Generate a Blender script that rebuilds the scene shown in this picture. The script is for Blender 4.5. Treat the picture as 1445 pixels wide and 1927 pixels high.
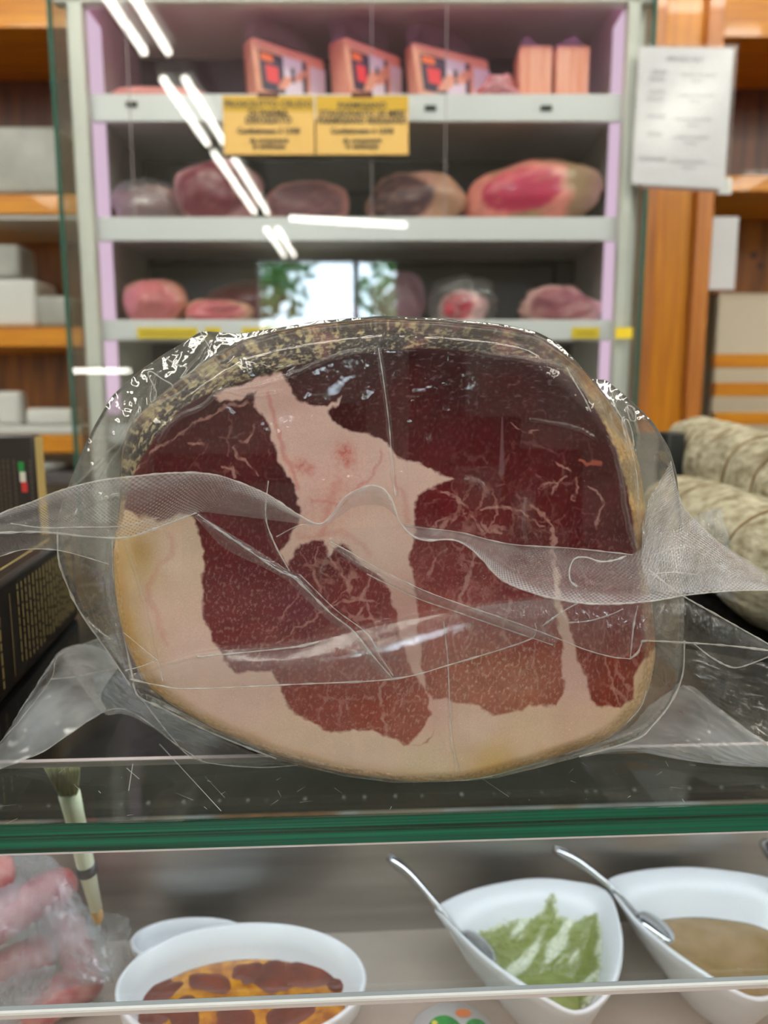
import bpy, math, random
import numpy as np
from mathutils import Vector, noise as mnoise
random.seed(7); rng = np.random.default_rng(7)
R = math.radians
SC = bpy.context.scene
COL = SC.collection
for o in list(bpy.data.objects): bpy.data.objects.remove(o)

# ------------------------------------------------------------------ camera, exposure, world
CZ = 1.42; FPX = 1400.0; PITCH = R(8.5)
cam_d = bpy.data.cameras.new('camera'); cam = bpy.data.objects.new('camera', cam_d); COL.objects.link(cam)
cam.location = (0, 0, CZ); cam.rotation_euler = (math.pi/2 - PITCH, 0, 0)
cam_d.sensor_fit = 'VERTICAL'; cam_d.sensor_height = 36; cam_d.lens = FPX*36/1927
cam_d.clip_start = .02; cam_d.clip_end = 60
cam_d.dof.use_dof = True; cam_d.dof.focus_distance = .345; cam_d.dof.aperture_fstop = 6.8
SC.camera = cam
SC.view_settings.view_transform = 'Standard'; SC.view_settings.look = 'None'
SC.view_settings.exposure = -0.08; SC.view_settings.gamma = 1
SC.view_settings.use_curve_mapping = False
SC.cycles.transparent_max_bounces = 40
SC.cycles.max_bounces = 10; SC.cycles.diffuse_bounces = 4; SC.cycles.glossy_bounces = 4
SC.cycles.transmission_bounces = 8; SC.cycles.caustics_reflective = False; SC.cycles.caustics_refractive = False
SC.cycles.sample_clamp_indirect = 6
W = bpy.data.worlds.new('sky'); SC.world = W; W.use_nodes = True
W.node_tree.nodes['Background'].inputs[0].default_value = (.72, .86, 1, 1)
W.node_tree.nodes['Background'].inputs[1].default_value = 26.0
TUBE_STRENGTH = 34.0      # ceiling fluorescent tubes
CASE_FILL = 17.0           # unseen pale strip added inside the counter to light the bowls
FRIDGE_LED = 3.2          # pink lamps of the refrigerated display

# ------------------------------------------------------------------ helpers
def ray(px, py):
    x = (px-722.5)/FPX; y = -(py-963.5)/FPX
    c, s = math.cos(PITCH), math.sin(PITCH)
    return x, c + y*s, -s + y*c
def P(px, py, Y):                # the point at distance Y seen at that place of the frame
    x, dy, dz = ray(px, py); t = Y/dy
    return Vector((x*t, Y, CZ + dz*t))
def Q(px, py, z):                # the same, on the level z
    x, dy, dz = ray(px, py); t = (z-CZ)/dz
    return Vector((x*t, dy*t, z))
def Parr(px, py, Y):
    x = (px-722.5)/FPX; y = -(py-963.5)/FPX
    c, s = math.cos(PITCH), math.sin(PITCH)
    t = Y/(c+y*s)
    return np.stack([x*t, Y+0*x, CZ+(-s+y*c)*t], -1)
def lin(c):
    c = np.asarray(c, float)/255.
    return np.where(c <= .04045, c/12.92, ((c+.055)/1.055)**2.4)
def L4(c): return tuple(float(v) for v in lin(c)) + (1,)

def link(name, me, mat=None, parent=None, smooth=True):
    o = bpy.data.objects.new(name, me); COL.objects.link(o)
    if mat is not None: me.materials.append(mat)
    if parent is not None: o.parent = parent
    if smooth: me.polygons.foreach_set('use_smooth', [True]*len(me.polygons))
    return o
def tag(o, label=None, cat=None, group=None, kind=None):
    if label: o['label'] = label
    if cat: o['category'] = cat
    if group: o['group'] = group
    if kind: o['kind'] = kind
    return o
def thing(name, label, cat, loc=(0, 0, 0), group=None, rz=0):
    o = bpy.data.objects.new(name, None); COL.objects.link(o); o.location = loc; o.rotation_euler = (0, 0, rz)
    o.empty_display_size = .02
    bpy.context.view_layer.update()
    return tag(o, label, cat, group)
def keep(o, parent):             # parent without moving
    o.parent = parent; o.matrix_parent_inverse = parent.matrix_basis.inverted(); return o

def mesh_np(name, V, F):
    me = bpy.data.meshes.new(name)
    V = np.asarray(V, np.float32); F = np.asarray(F, np.int32)
    me.vertices.add(len(V)); me.vertices.foreach_set('co', V.ravel())
    n = F.shape[1]
    me.loops.add(F.size); me.loops.foreach_set('vertex_index', F.ravel())
    me.polygons.add(len(F)); me.polygons.foreach_set('loop_start', np.arange(0, F.size, n, dtype=np.int32))
    me.polygons.foreach_set('loop_total', np.full(len(F), n, np.int32))
    me.update(calc_edges=True); me.validate()
    return me
def grid_faces(nu, nv, wrap=False, off=0):
    i = np.arange(nu if wrap else nu-1)[:, None]; j = np.arange(nv-1)[None, :]
    i2 = (i+1) % nu
    return (np.stack([i*nv+j, i2*nv+j, i2*nv+j+1, i*nv+j+1], -1).reshape(-1, 4)+off)
def attr_col(me, rgb, name='col'):
    a = me.color_attributes.new(name, 'FLOAT_COLOR', 'POINT')
    c = np.ones((len(rgb), 4), np.float32); c[:, :3] = rgb; a.data.foreach_set('color', c.ravel())
def attr_f(me, v, name='haze'):
    a = me.attributes.new(name, 'FLOAT', 'POINT'); a.data.foreach_set('value', np.asarray(v, np.float32))

class MB:
    def __init__(s): s.v = []; s.f = []
    def add(s, vs, fs):
        b = len(s.v); s.v += [tuple(v) for v in vs]; s.f += [tuple(i+b for i in f) for f in fs]; return s
    def box(s, a, b, M=None):
        x0, y0, z0 = a; x1, y1, z1 = b
        vs = [(x, y, z) for x in (x0, x1) for y in (y0, y1) for z in (z0, z1)]
        if M is not None: vs = [M @ Vector(v) for v in vs]
        return s.add(vs, [(0, 1, 3, 2), (4, 6, 7, 5), (0, 4, 5, 1), (2, 3, 7, 6), (0, 2, 6, 4), (1, 5, 7, 3)])
    def tube(s, pts, r, n=10, cap=True):
        pts = [Vector(p) for p in pts]; m = len(pts)
        rs = r if hasattr(r, '__len__') else [r]*m
        prev = None; rings = []
        for i, p in enumerate(pts):
            d = (pts[min(i+1, m-1)]-pts[max(i-1, 0)]).normalized()
            if prev is None: u = d.orthogonal().normalized()
            else: u = (prev - d*prev.dot(d)).normalized()
            prev = u; w = d.cross(u)
            rings.append([p+(u*math.cos(2*math.pi*k/n)+w*math.sin(2*math.pi*k/n))*rs[i] for k in range(n)])
        vs = [v for q in rings for v in q]; fs = []
        for i in range(m-1):
            for k in range(n): fs.append((i*n+k, i*n+(k+1) % n, (i+1)*n+(k+1) % n, (i+1)*n+k))
        if cap: fs += [tuple(range(n-1, -1, -1)), tuple((m-1)*n+k for k in range(n))]
        return s.add(vs, fs)
    def build(s, name, mat, parent=None, smooth=False, bevel=0, seg=2):
        me = bpy.data.meshes.new(name); me.from_pydata(s.v, [], s.f); me.update()
        o = link(name, me, mat, None, smooth)
        if parent is not None: keep(o, parent)
        if bevel:
            m = o.modifiers.new('bevel', 'BEVEL'); m.width = bevel; m.segments = seg; m.limit_method = 'ANGLE'
            me.polygons.foreach_set('use_smooth', [True]*len(me.polygons))
            try:
                me.set_sharp_from_angle(angle=R(40))
            except Exception: pass
        return o
def box(name, a, b, mat, parent=None, bevel=0, M=None):
    return MB().box(a, b, M).build(name, mat, parent, bevel=bevel)
def fbox(name, x0, y0, x1, y1, Y, depth, mat, parent=None, bevel=0):
    """box whose front face, at distance Y, fills that part of the frame"""
    a = P((x0+x1)/2, y1, Y); b = P((x0+x1)/2, y0, Y); ym = (y0+y1)/2
    l = P(x0, ym, Y).x; r = P(x1, ym, Y).x
    return box(name, (l, Y, a.z), (r, Y+depth, b.z), mat, parent, bevel)
def catmull(pts, n):
    """resample a polyline of any dimension to n points, smooth"""
    p = np.asarray(pts, float); m = len(p)
    if m == 2: t = np.linspace(0, 1, n)[:, None]; return p[0]*(1-t)+p[1]*t
    d = np.r_[0, np.cumsum(np.maximum(np.linalg.norm(np.diff(p[:, :3], axis=0), axis=1), 1e-9))]
    q = np.vstack([2*p[0]-p[1], p, 2*p[-1]-p[-2]])
    s = np.linspace(0, d[-1], n); i = np.clip(np.searchsorted(d, s, side='right')-1, 0, m-2)
    t = ((s-d[i])/(d[i+1]-d[i]))[:, None]
    a, b, c, e = q[i], q[i+1], q[i+2], q[i+3]
    return .5*((2*b)+(-a+c)*t+(2*a-5*b+4*c-e)*t*t+(-a+3*b-3*c+e)*t**3)
# numpy noise
_perm = rng.permutation(512); _perm = np.r_[_perm, _perm, _perm]
_g = rng.normal(size=(512, 2)); _g /= np.linalg.norm(_g, axis=1)[:, None]
def perlin(x, y):
    xi = np.floor(x).astype(int); yi = np.floor(y).astype(int); xf = x-xi; yf = y-yi
    u = xf*xf*xf*(xf*(xf*6-15)+10); v = yf*yf*yf*(yf*(yf*6-15)+10)
    def gr(ix, iy, dx, dy):
        h = _perm[(_perm[ix & 511]+iy) & 511]; return _g[h, 0]*dx+_g[h, 1]*dy
    a = gr(xi, yi, xf, yf); b = gr(xi+1, yi, xf-1, yf); c = gr(xi, yi+1, xf, yf-1); d = gr(xi+1, yi+1, xf-1, yf-1)
    return (a+(b-a)*u)+((c+(d-c)*u)-(a+(b-a)*u))*v
def fbm(x, y, s, o=4, g=.5):
    r = 0; a = 1; t = 0
    for k in range(o):
        r = r+a*perlin(x/s*2**k+17*k, y/s*2**k-9*k); t += a; a *= g
    return r/t*1.6
def vor(x, y, s, seed=0):
    """distance to the cell borders of a jittered grid, in the units of x"""
    X = x/s; Y = y/s; xi = np.floor(X).astype(int); yi = np.floor(Y).astype(int)
    f1 = np.full(X.shape, 9.); f2 = np.full(X.shape, 9.)
    for dx in (-1, 0, 1):
        for dy in (-1, 0, 1):
            h = _perm[(_perm[(xi+dx+seed*31) & 511]+yi+dy) & 511]
            cx = xi+dx+.5+.42*_g[h, 0]; cy = yi+dy+.5+.42*_g[h, 1]
            d = np.hypot(X-cx, Y-cy)
            f2 = np.minimum(f2, np.maximum(f1, d)); f1 = np.minimum(f1, d)
    return (f2-f1)*s*.5
def dseg(x, y, pts):
    """distance to a polyline and the position along it"""
    best = np.full(x.shape, 1e9); par = np.zeros(x.shape); n = len(pts)-1
    for i in range(n):
        a = pts[i]; b = pts[i+1]; vx, vy = b[0]-a[0], b[1]-a[1]; l = vx*vx+vy*vy+1e-9
        t = np.clip(((x-a[0])*vx+(y-a[1])*vy)/l, 0, 1)
        d = np.hypot(x-a[0]-t*vx, y-a[1]-t*vy); m = d < best
        best = np.where(m, d, best); par = np.where(m, (i+t)/n, par)
    return best, par
def sdpoly(x, y, pts):
    """signed distance, positive inside"""
    ins = np.zeros(x.shape, bool); n = len(pts)
    for i in range(n):
        x1, y1 = pts[i]; x2, y2 = pts[(i+1) % n]
        if y1 == y2: continue
        c = ((y1 > y) != (y2 > y)) & (x < (x2-x1)*(y-y1)/(y2-y1)+x1); ins ^= c
    d, _ = dseg(x, y, list(pts)+[pts[0]])
    return np.where(ins, d, -d)
def sst(a, b, v): t = np.clip((v-a)/(b-a), 0, 1); return t*t*(3-2*t)
def mixc(a, b, t): return a*(1-t[..., None])+b*t[..., None]

# ------------------------------------------------------------------ materials
def newmat(name):
    m = bpy.data.materials.new(name); m.use_nodes = True
    nt = m.node_tree; nt.nodes.clear(); out = nt.nodes.new('ShaderNodeOutputMaterial')
    return m, nt, out
def N(nt, t, **kw):
    n = nt.nodes.new(t)
    for k, v in kw.items():
        if k.startswith('i_'):
            key = k[2:]; key = int(key) if key.isdigit() else key.replace('_', ' ')
            n.inputs[key].default_value = v
        else: setattr(n, k, v)
    return n
def pbr(name, c, rough=.5, metal=0, noise=0, scale=20, stretch=(1, 1, 1), c2=None, bump=0, bscale=None, spec=.5, emit=None, trans=0, sss=0, detail=4, coat=0, lo=.35, hi=.65):
    m, nt, out = newmat(name); l = nt.links.new
    b = N(nt, 'ShaderNodeBsdfPrincipled'); l(b.outputs[0], out.inputs[0])
    b.inputs['Roughness'].default_value = rough; b.inputs['Metallic'].default_value = metal
    b.inputs['Specular IOR Level'].default_value = spec; b.inputs['Base Color'].default_value = L4(c)
    b.inputs['Coat Weight'].default_value = coat; b.inputs['Transmission Weight'].default_value = trans
    if sss:
        b.inputs['Subsurface Weight'].default_value = sss; b.inputs['Subsurface Radius'].default_value = (.006, .003, .002)
        b.inputs['Subsurface Scale'].default_value = 1
    if emit:
        b.inputs['Emission Color'].default_value = L4(emit[0]); b.inputs['Emission Strength'].default_value = emit[1]
    tc = N(nt, 'ShaderNodeTexCoord'); mp = N(nt, 'ShaderNodeMapping'); mp.inputs['Scale'].default_value = stretch
    l(tc.outputs['Object'], mp.inputs[0])
    if c2 is not None:
        nz = N(nt, 'ShaderNodeTexNoise', i_Scale=scale, i_Detail=detail); l(mp.outputs[0], nz.inputs['Vector'])
        mr = N(nt, 'ShaderNodeMapRange'); mr.inputs[1].default_value = lo; mr.inputs[2].default_value = hi
        l(nz.outputs[0], mr.inputs[0])
        mx = N(nt, 'ShaderNodeMix', data_type='RGBA'); mx.inputs[6].default_value = L4(c); mx.inputs[7].default_value = L4(c2)
        l(mr.outputs[0], mx.inputs[0]); l(mx.outputs[2], b.inputs['Base Color'])
    if bump:
        nz2 = N(nt, 'ShaderNodeTexNoise', i_Scale=bscale or scale, i_Detail=5); l(mp.outputs[0], nz2.inputs['Vector'])
        bp = N(nt, 'ShaderNodeBump', i_Strength=1.0, i_Distance=bump); l(nz2.outputs[0], bp.inputs['Height']); l(bp.outputs[0], b.inputs['Normal'])
    return m
def emis(name, c, s):
    m, nt, out = newmat(name); e = N(nt, 'ShaderNodeEmission'); e.inputs[0].default_value = L4(c); e.inputs[1].default_value = s
    nt.links.new(e.outputs[0], out.inputs[0]); return m
def vcol(name, rough=.4, bump=.0003, bscale=900, sss=.15, coat=0, micro=None, ms=0.25, spec=.5):
    """colours stored per vertex, plus a fine grain"""
    m, nt, out = newmat(name); l = nt.links.new
    b = N(nt, 'ShaderNodeBsdfPrincipled', i_Roughness=rough); l(b.outputs[0], out.inputs[0]); b.inputs['Specular IOR Level'].default_value = spec
    a = N(nt, 'ShaderNodeVertexColor', layer_name='col')
    tc = N(nt, 'ShaderNodeTexCoord')
    nz = N(nt, 'ShaderNodeTexNoise', i_Scale=bscale, i_Detail=3); l(tc.outputs['Object'], nz.inputs['Vector'])
    mr = N(nt, 'ShaderNodeMapRange'); mr.inputs[1].default_value = .3; mr.inputs[2].default_value = .7
    mr.inputs[3].default_value = 1-ms; mr.inputs[4].default_value = 1+ms; l(nz.outputs[0], mr.inputs[0])
    mx = N(nt, 'ShaderNodeVectorMath', operation='SCALE'); l(a.outputs[0], mx.inputs[0]); l(mr.outputs[0], mx.inputs['Scale'])
    l(mx.outputs[0], b.inputs['Base Color'])
    bp = N(nt, 'ShaderNodeBump', i_Strength=1.0, i_Distance=bump); l(nz.outputs[0], bp.inputs['Height']); l(bp.outputs[0], b.inputs['Normal'])
    if sss:
        b.inputs['Subsurface Weight'].default_value = sss; b.inputs['Subsurface Radius'].default_value = (.004, .0015, .001); b.inputs['Subsurface Scale'].default_value = 1
    b.inputs['Coat Weight'].default_value = coat
    return m
def thin(name, tint=(255, 255, 255), refl=1.0, rough=.0, haze=0, hazecol=(235, 238, 240), attr=False, bump=0, bscale=60, emboss=False, ior=1.5, speck=0, stretch=(1, 1, 1)):
    """a thin clear sheet: what is behind shows through, it mirrors by its angle, and has a little milkiness"""
    m, nt, out = newmat(name); l = nt.links.new
    tr = N(nt, 'ShaderNodeBsdfTransparent'); tr.inputs[0].default_value = L4(tint)
    gl = N(nt, 'ShaderNodeBsdfGlossy', i_Roughness=rough)
    fr = N(nt, 'ShaderNodeLayerWeight', i_Blend=.5); pw = N(nt, 'ShaderNodeMath', operation='POWER', i_1=5.0); l(fr.outputs['Facing'], pw.inputs[0])
    sk = N(nt, 'ShaderNodeMath', operation='MULTIPLY_ADD', i_1=.96, i_2=.04); l(pw.outputs[0], sk.inputs[0])
    k = N(nt, 'ShaderNodeMath', operation='MULTIPLY', i_1=refl, use_clamp=True); l(sk.outputs[0], k.inputs[0])
    mx = N(nt, 'ShaderNodeMixShader'); l(k.outputs[0], mx.inputs[0]); l(tr.outputs[0], mx.inputs[1]); l(gl.outputs[0], mx.inputs[2])
    last = mx
    tc = N(nt, 'ShaderNodeTexCoord'); mp = N(nt, 'ShaderNodeMapping'); mp.inputs['Scale'].default_value = stretch; l(tc.outputs['Object'], mp.inputs[0])
    if haze or attr or speck:
        df = N(nt, 'ShaderNodeBsdfDiffuse'); df.inputs[0].default_value = L4(hazecol)
        tl = N(nt, 'ShaderNodeBsdfTranslucent'); tl.inputs[0].default_value = L4(hazecol)
        dm = N(nt, 'ShaderNodeMixShader', i_0=.35); l(df.outputs[0], dm.inputs[1]); l(tl.outputs[0], dm.inputs[2])
        m2 = N(nt, 'ShaderNodeMixShader'); l(last.outputs[0], m2.inputs[1]); l(dm.outputs[0], m2.inputs[2])
        nz = N(nt, 'ShaderNodeTexNoise', i_Scale=bscale*.6, i_Detail=5); l(mp.outputs[0], nz.inputs['Vector'])
        mr = N(nt, 'ShaderNodeMapRange'); mr.inputs[1].default_value = .35; mr.inputs[2].default_value = .7; mr.inputs[3].default_value = .75; mr.inputs[4].default_value = 1.3
        l(nz.outputs[0], mr.inputs[0])
        mu = N(nt, 'ShaderNodeMath', operation='MULTIPLY', use_clamp=True); l(mr.outputs[0], mu.inputs[0])
        if attr:
            at = N(nt, 'ShaderNodeAttribute', attribute_name='haze'); l(at.outputs['Fac'], mu.inputs[1])
        else: mu.inputs[1].default_value = haze
        src = mu
        if speck:
            vz = N(nt, 'ShaderNodeTexVoronoi', i_Scale=speck); l(tc.outputs['Object'], vz.inputs['Vector'])
            lt = N(nt, 'ShaderNodeMath', operation='LESS_THAN', i_1=.045); l(vz.outputs['Distance'], lt.inputs[0])
            sc = N(nt, 'ShaderNodeSeparateColor'); l(vz.outputs['Color'], sc.inputs[0])
            gt = N(nt, 'ShaderNodeMath', operation='GREATER_THAN', i_1=.9); l(sc.outputs[0], gt.inputs[0])
            mm = N(nt, 'ShaderNodeMath', operation='MULTIPLY'); l(lt.outputs[0], mm.inputs[0]); l(gt.outputs[0], mm.inputs[1])
            m3 = N(nt, 'ShaderNodeMath', operation='MULTIPLY_ADD', i_1=.7, use_clamp=True); l(mm.outputs[0], m3.inputs[0]); l(mu.outputs[0], m3.inputs[2]); src = m3
        l(src.outputs[0], m2.inputs[0]); last = m2
    if bump or emboss:
        h = None
        if bump:
            nb = N(nt, 'ShaderNodeTexNoise', i_Scale=bscale, i_Detail=3, i_Distortion=.8); l(mp.outputs[0], nb.inputs['Vector'])
            bp = N(nt, 'ShaderNodeBump', i_Strength=1.0, i_Distance=bump); l(nb.outputs[0], bp.inputs['Height']); h = bp
        if emboss:   # the waffle pressed into one side of a vacuum bag
            w1 = N(nt, 'ShaderNodeUVMap'); sp = N(nt, 'ShaderNodeSeparateXYZ'); l(w1.outputs[0], sp.inputs[0])
            s1 = N(nt, 'ShaderNodeMath', operation='SINE'); s2 = N(nt, 'ShaderNodeMath', operation='SINE'); l(sp.outputs[0], s1.inputs[0]); l(sp.outputs[1], s2.inputs[0])
            mm = N(nt, 'ShaderNodeMath', operation='MULTIPLY'); l(s1.outputs[0], mm.inputs[0]); l(s2.outputs[0], mm.inputs[1])
            b2 = N(nt, 'ShaderNodeBump', i_Strength=1.0, i_Distance=.00028); l(mm.outputs[0], b2.inputs['Height'])
            e1 = N(nt, 'ShaderNodeMath', operation='MULTIPLY_ADD', i_1=.45, i_2=1.0); l(mm.outputs[0], e1.inputs[0]); e2 = N(nt, 'ShaderNodeMath', operation='MULTIPLY', use_clamp=True); l(src.outputs[0], e2.inputs[0]); l(e1.outputs[0], e2.inputs[1]); l(e2.outputs[0], m2.inputs[0])
            if h: l(h.outputs[0], b2.inputs['Normal'])
            h = b2
        l(h.outputs[0], gl.inputs['Normal']); l(h.outputs[0], fr.inputs['Normal'])
    l(last.outputs[0], out.inputs[0]); return m

M = {}
def wood(name, c, c2, vert=True, dark=None):
    st = (14, 14, 1) if vert else (1, 14, 14)
    return pbr(name, c, .38, c2=c2, scale=5, stretch=st, detail=5, bump=.0006, bscale=6, coat=.25)
M['pine'] = wood('varnished_pine_upright', (212, 138, 6), (184, 108, 2))
M['pine_h'] = wood('varnished_pine_board', (214, 142, 8), (188, 114, 4), False)
M['pine_back'] = wood('pine_panelling', (164, 96, 8), (112, 60, 4))
M['pine_dark'] = wood('brown_panelling', (96, 44, 12), (62, 24, 6))
M['white'] = pbr('white_plastic', (214, 216, 212), .4)
M['white_panel'] = pbr('white_enamel', (222, 221, 214), .35, c2=(212, 211, 206), scale=8)
M['grey_panel'] = pbr('grey_steel_lining', (92, 86, 88), .4, c2=(76, 72, 74), scale=6)
M['dark'] = pbr('dark_seal', (26, 28, 28), .5)
M['rail'] = pbr('price_rail_plastic', (226, 226, 230), .35)
M['wall'] = pbr('painted_wall', (196, 192, 180), .8, c2=(184, 180, 168), scale=3)
M['ceil'] = pbr('painted_ceiling', (226, 226, 222), .9)
M['floor'] = pbr('floor_tile', (150, 140, 126), .5, c2=(128, 118, 104), scale=6)
M['steel'] = pbr('brushed_steel', (196, 193, 190), .36, 1, c2=(168, 164, 160), scale=3, stretch=(1, 14, 14), bump=.0002, bscale=30)
M['chrome'] = pbr('polished_steel', (200, 202, 204), .12, 1)
M['black'] = pbr('black_stone', (16, 17, 18), .16, c2=(24, 25, 26), scale=160, spec=.5)
M['tray'] = pbr('beige_tray', (196, 182, 168), .45, c2=(184, 170, 156), scale=12)
M['ceramic'] = pbr('white_ceramic', (222, 226, 229), .28)
M['green_edge'] = None
M['wall_glow'] = emis('lavender_wall_glow', (236, 202, 228), 1.0)
M['tube'] = emis('fluorescent_tube', (255, 250, 236), TUBE_STRENGTH)
M['pink_led'] = emis('pink_meat_lamp', (255, 150, 226), FRIDGE_LED)
M['case_fill'] = emis('case_fill_light', (240, 246, 255), CASE_FILL)
M['pane'] = thin('cabinet_glass', (250, 252, 251), 1.15, .01)
M['case_pane'] = thin('case_front_glass', (246, 248, 247), .8, .01, haze=.012, speck=330)
M['shelf_glass'] = thin('counter_glass', (222, 225, 218), .9, .02, haze=.012, speck=260, bscale=40)
M['film_free'] = thin('free_bag_film', (255, 255, 255), 2.0, .05, attr=True, bump=.0003, bscale=60, hazecol=(226, 228, 230))
M['film'] = thin('bag_film', (255, 255, 255), .65, .06, attr=True, bump=.00012, bscale=55, hazecol=(226, 228, 230))
M['film_em'] = thin('embossed_bag_film', (255, 255, 255), 1.4, .14, attr=True, bump=.0002, bscale=70, emboss=True, hazecol=(224, 224, 232))
M['film_sheet'] = thin('loose_bag_film', (255, 255, 255), 1.2, .12, attr=True, bump=.0003, bscale=45, hazecol=(214, 220, 228))
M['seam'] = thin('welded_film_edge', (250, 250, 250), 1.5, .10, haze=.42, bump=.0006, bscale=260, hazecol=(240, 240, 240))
M['wrap'] = thin('cling_wrap', (250, 250, 250), 2.2, .12, haze=.10, bump=.004, bscale=38, hazecol=(220, 220, 228))

# ================================================================== THE ROOM
CEIL = 2.95; YF = 1.5
def struct(o, label=None): o['kind'] = 'structure'; return o
struct(box('floor', (-3.6, -5.2, -.05), (3.6, 3.2, 0), M['floor']))
struct(box('ceiling', (-3.6, -5.2, CEIL), (3.6, 3.2, CEIL+.05), M['ceil']))
struct(box('wall_left', (-3.65, -5.2, 0), (-3.6, 3.2, CEIL), M['wall']))
struct(box('wall_right', (3.6, -5.2, 0), (3.65, 3.2, CEIL), M['wall']))
struct(box('wall_back', (-3.6, 2.5, 0), (3.6, 2.55, CEIL), M['wall']))
wx0, wx1, wz0, wz1 = -1.33, .16, 2.0, 2.88
w = MB(); w.box((-3.6, -5.05, 0), (wx0, -5, CEIL)); w.box((wx1, -5.05, 0), (3.6, -5, CEIL))
w.box((wx0, -5.05, 0), (wx1, -5, wz0)); w.box((wx0, -5.05, wz1), (wx1, -5, CEIL))
struct(w.build('wall_front', M['wall']))
w = MB(); f_ = .04
w.box((wx0, -5.06, wz0), (wx0+f_, -4.98, wz1)); w.box((wx1-f_, -5.06, wz0), (wx1, -4.98, wz1))
w.box((wx0, -5.06, wz0), (wx1, -4.98, wz0+f_)); w.box((wx0, -5.06, wz1-f_), (wx1, -4.98, wz1)); w.box((-.32, -5.06, wz0), (-.26, -4.98, wz1))
struct(w.build('window_1', M['white']))
# greenery outside that window
def leafball(name, c, r, n, col, label):
    vs = []; fs = []
    for k in range(n):
        d = Vector(rng.normal(size=3)).normalized()*r*rng.uniform(.55, 1); p = Vector(c)+d
        u = Vector(rng.normal(size=3)).normalized()*.09; v = u.orthogonal().normalized()*.05
        b = len(vs); vs += [p-u, p+v, p+u, p-v]; fs.append((b, b+1, b+2, b+3))
    me = bpy.data.meshes.new(name); me.from_pydata(vs, [], fs)
    return link(name, me, col, None, False)
M['leaf'] = pbr('leaf_green', (70, 120, 52), .6, c2=(110, 160, 80), scale=8)
t = thing('tree', 'leafy green tree standing outside the shop window', 'tree', (.85, -8, 0))
keep(leafball('foliage', (.85, -8, 2.9), 1.25, 1600, M['leaf'], ''), t)
MB().tube([(.85, -8, 0), (.85, -8, 2.4)], [.12, .08]).build('trunk', M['pine_dark'], t, True)
t = thing('tree', 'shaded green tree outside at the left of the shop window', 'tree', (-2.1, -7.5, 0))
keep(leafball('foliage', (-2.1, -7.5, 3.2), 1.15, 1500, M['leaf'], ''), t); MB().tube([(-2.1, -7.5, 0), (-2.1, -7.5, 2.6)], [.12, .08]).build('trunk', M['pine_dark'], t, True)
struct(box('ground', (-9, -16, -.06), (9, -5.3, -.01), M['floor']))

# ceiling lamps
def lamp(x, y0, y1, label, z=CEIL, along='y'):
    t = thing('ceiling_lamp', label, 'ceiling lamp', (x, (y0+y1)/2, z), 'fluorescent ceiling lamps')
    hl = abs(y1-y0)/2
    hs = box('housing', (x-.09, min(y0, y1), z-.05), (x+.09, max(y0, y1), z), M['white'], t)
    for s in (-.05, .05):
        MB().tube([(x+s, y0, z-.075), (x+s, y1, z-.075)], .016, 12).build('tube', M['tube'], hs, True)
lx = -.96
for k, (a, b) in enumerate(((.9, -.40), (-.67, -1.53), (-1.70, -3.1), (-3.67, -4.85))):
    lamp(lx, a, b, ['twin fluorescent ceiling lamp nearest the glass-fronted refrigerator', 'short twin fluorescent ceiling lamp, second from the refrigerator', 'long twin fluorescent ceiling lamp, third from the refrigerator', 'twin fluorescent ceiling lamp nearest the shop window'][k])
for k, (a, b) in enumerate(((.6, -.4), (-.7, -1.5))):  # unseen right-hand row, added for more room light
    lamp(1.5, a, b, ['added twin fill lamp on the right near the counter', 'added twin fill lamp on the right towards the window'][k])

for x, nm in ((-2.45, 'left'), (2.45, 'right')):  # extra outer rows, unseen, added to raise the light on upright surfaces
    for k, (a, b) in enumerate(((1.2, -.2), (-.6, -2.0))):
        lamp(x, a, b, 'added outer %s twin fill lamp %s' % (nm, ('level with the counter', 'behind the customer side')[k]))

for k, (xa, xb) in enumerate(((-1.5, -.15), (.15, 1.5))):  # unseen pair added to brighten the refrigerator front
    t = thing('ceiling_lamp', 'added crosswise twin fill lamp above the counter, %s one' % ('left', 'right')[k], 'ceiling lamp', ((xa+xb)/2, .62, CEIL), 'fluorescent ceiling lamps')
    hs = box('housing', (xa, .53, CEIL-.05), (xb, .71, CEIL), M['white'], t)
    for y in (.57, .67): MB().tube([(xa, y, CEIL-.075), (xb, y, CEIL-.075)], .016, 12).build('tube', M['tube'], hs, True)
t = thing('wall_lamp', 'short horizontal tube lamp on the wall behind the customer side', 'wall lamp', (-2.97, -4.99, 1.73))
hs = box('housing', (-3.3, -4.998, 1.70), (-2.64, -4.95, 1.76), M['white'], t); MB().tube([(-3.28, -4.93, 1.73), (-2.66, -4.93, 1.73)], .018, 12).build('tube', M['tube'], hs, True)
t = thing('streak_lamp', 'slim pendant lamp added over the customer side to make a streak', 'pendant lamp', (-.22, -2.0, 2.5))  # unseen tube added so its reflection makes a streak on the glass
hs = MB().tube([(-.60, -2, 2.575), (.14, -2, 2.535)], .016, 12).build('tube', M['tube'], t, True)
for x in (-.5, .05): MB().tube([(x, -2, 2.56), (x, -2, CEIL)], .002, 6).build('hanging_wire', M['chrome'], t)

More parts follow.
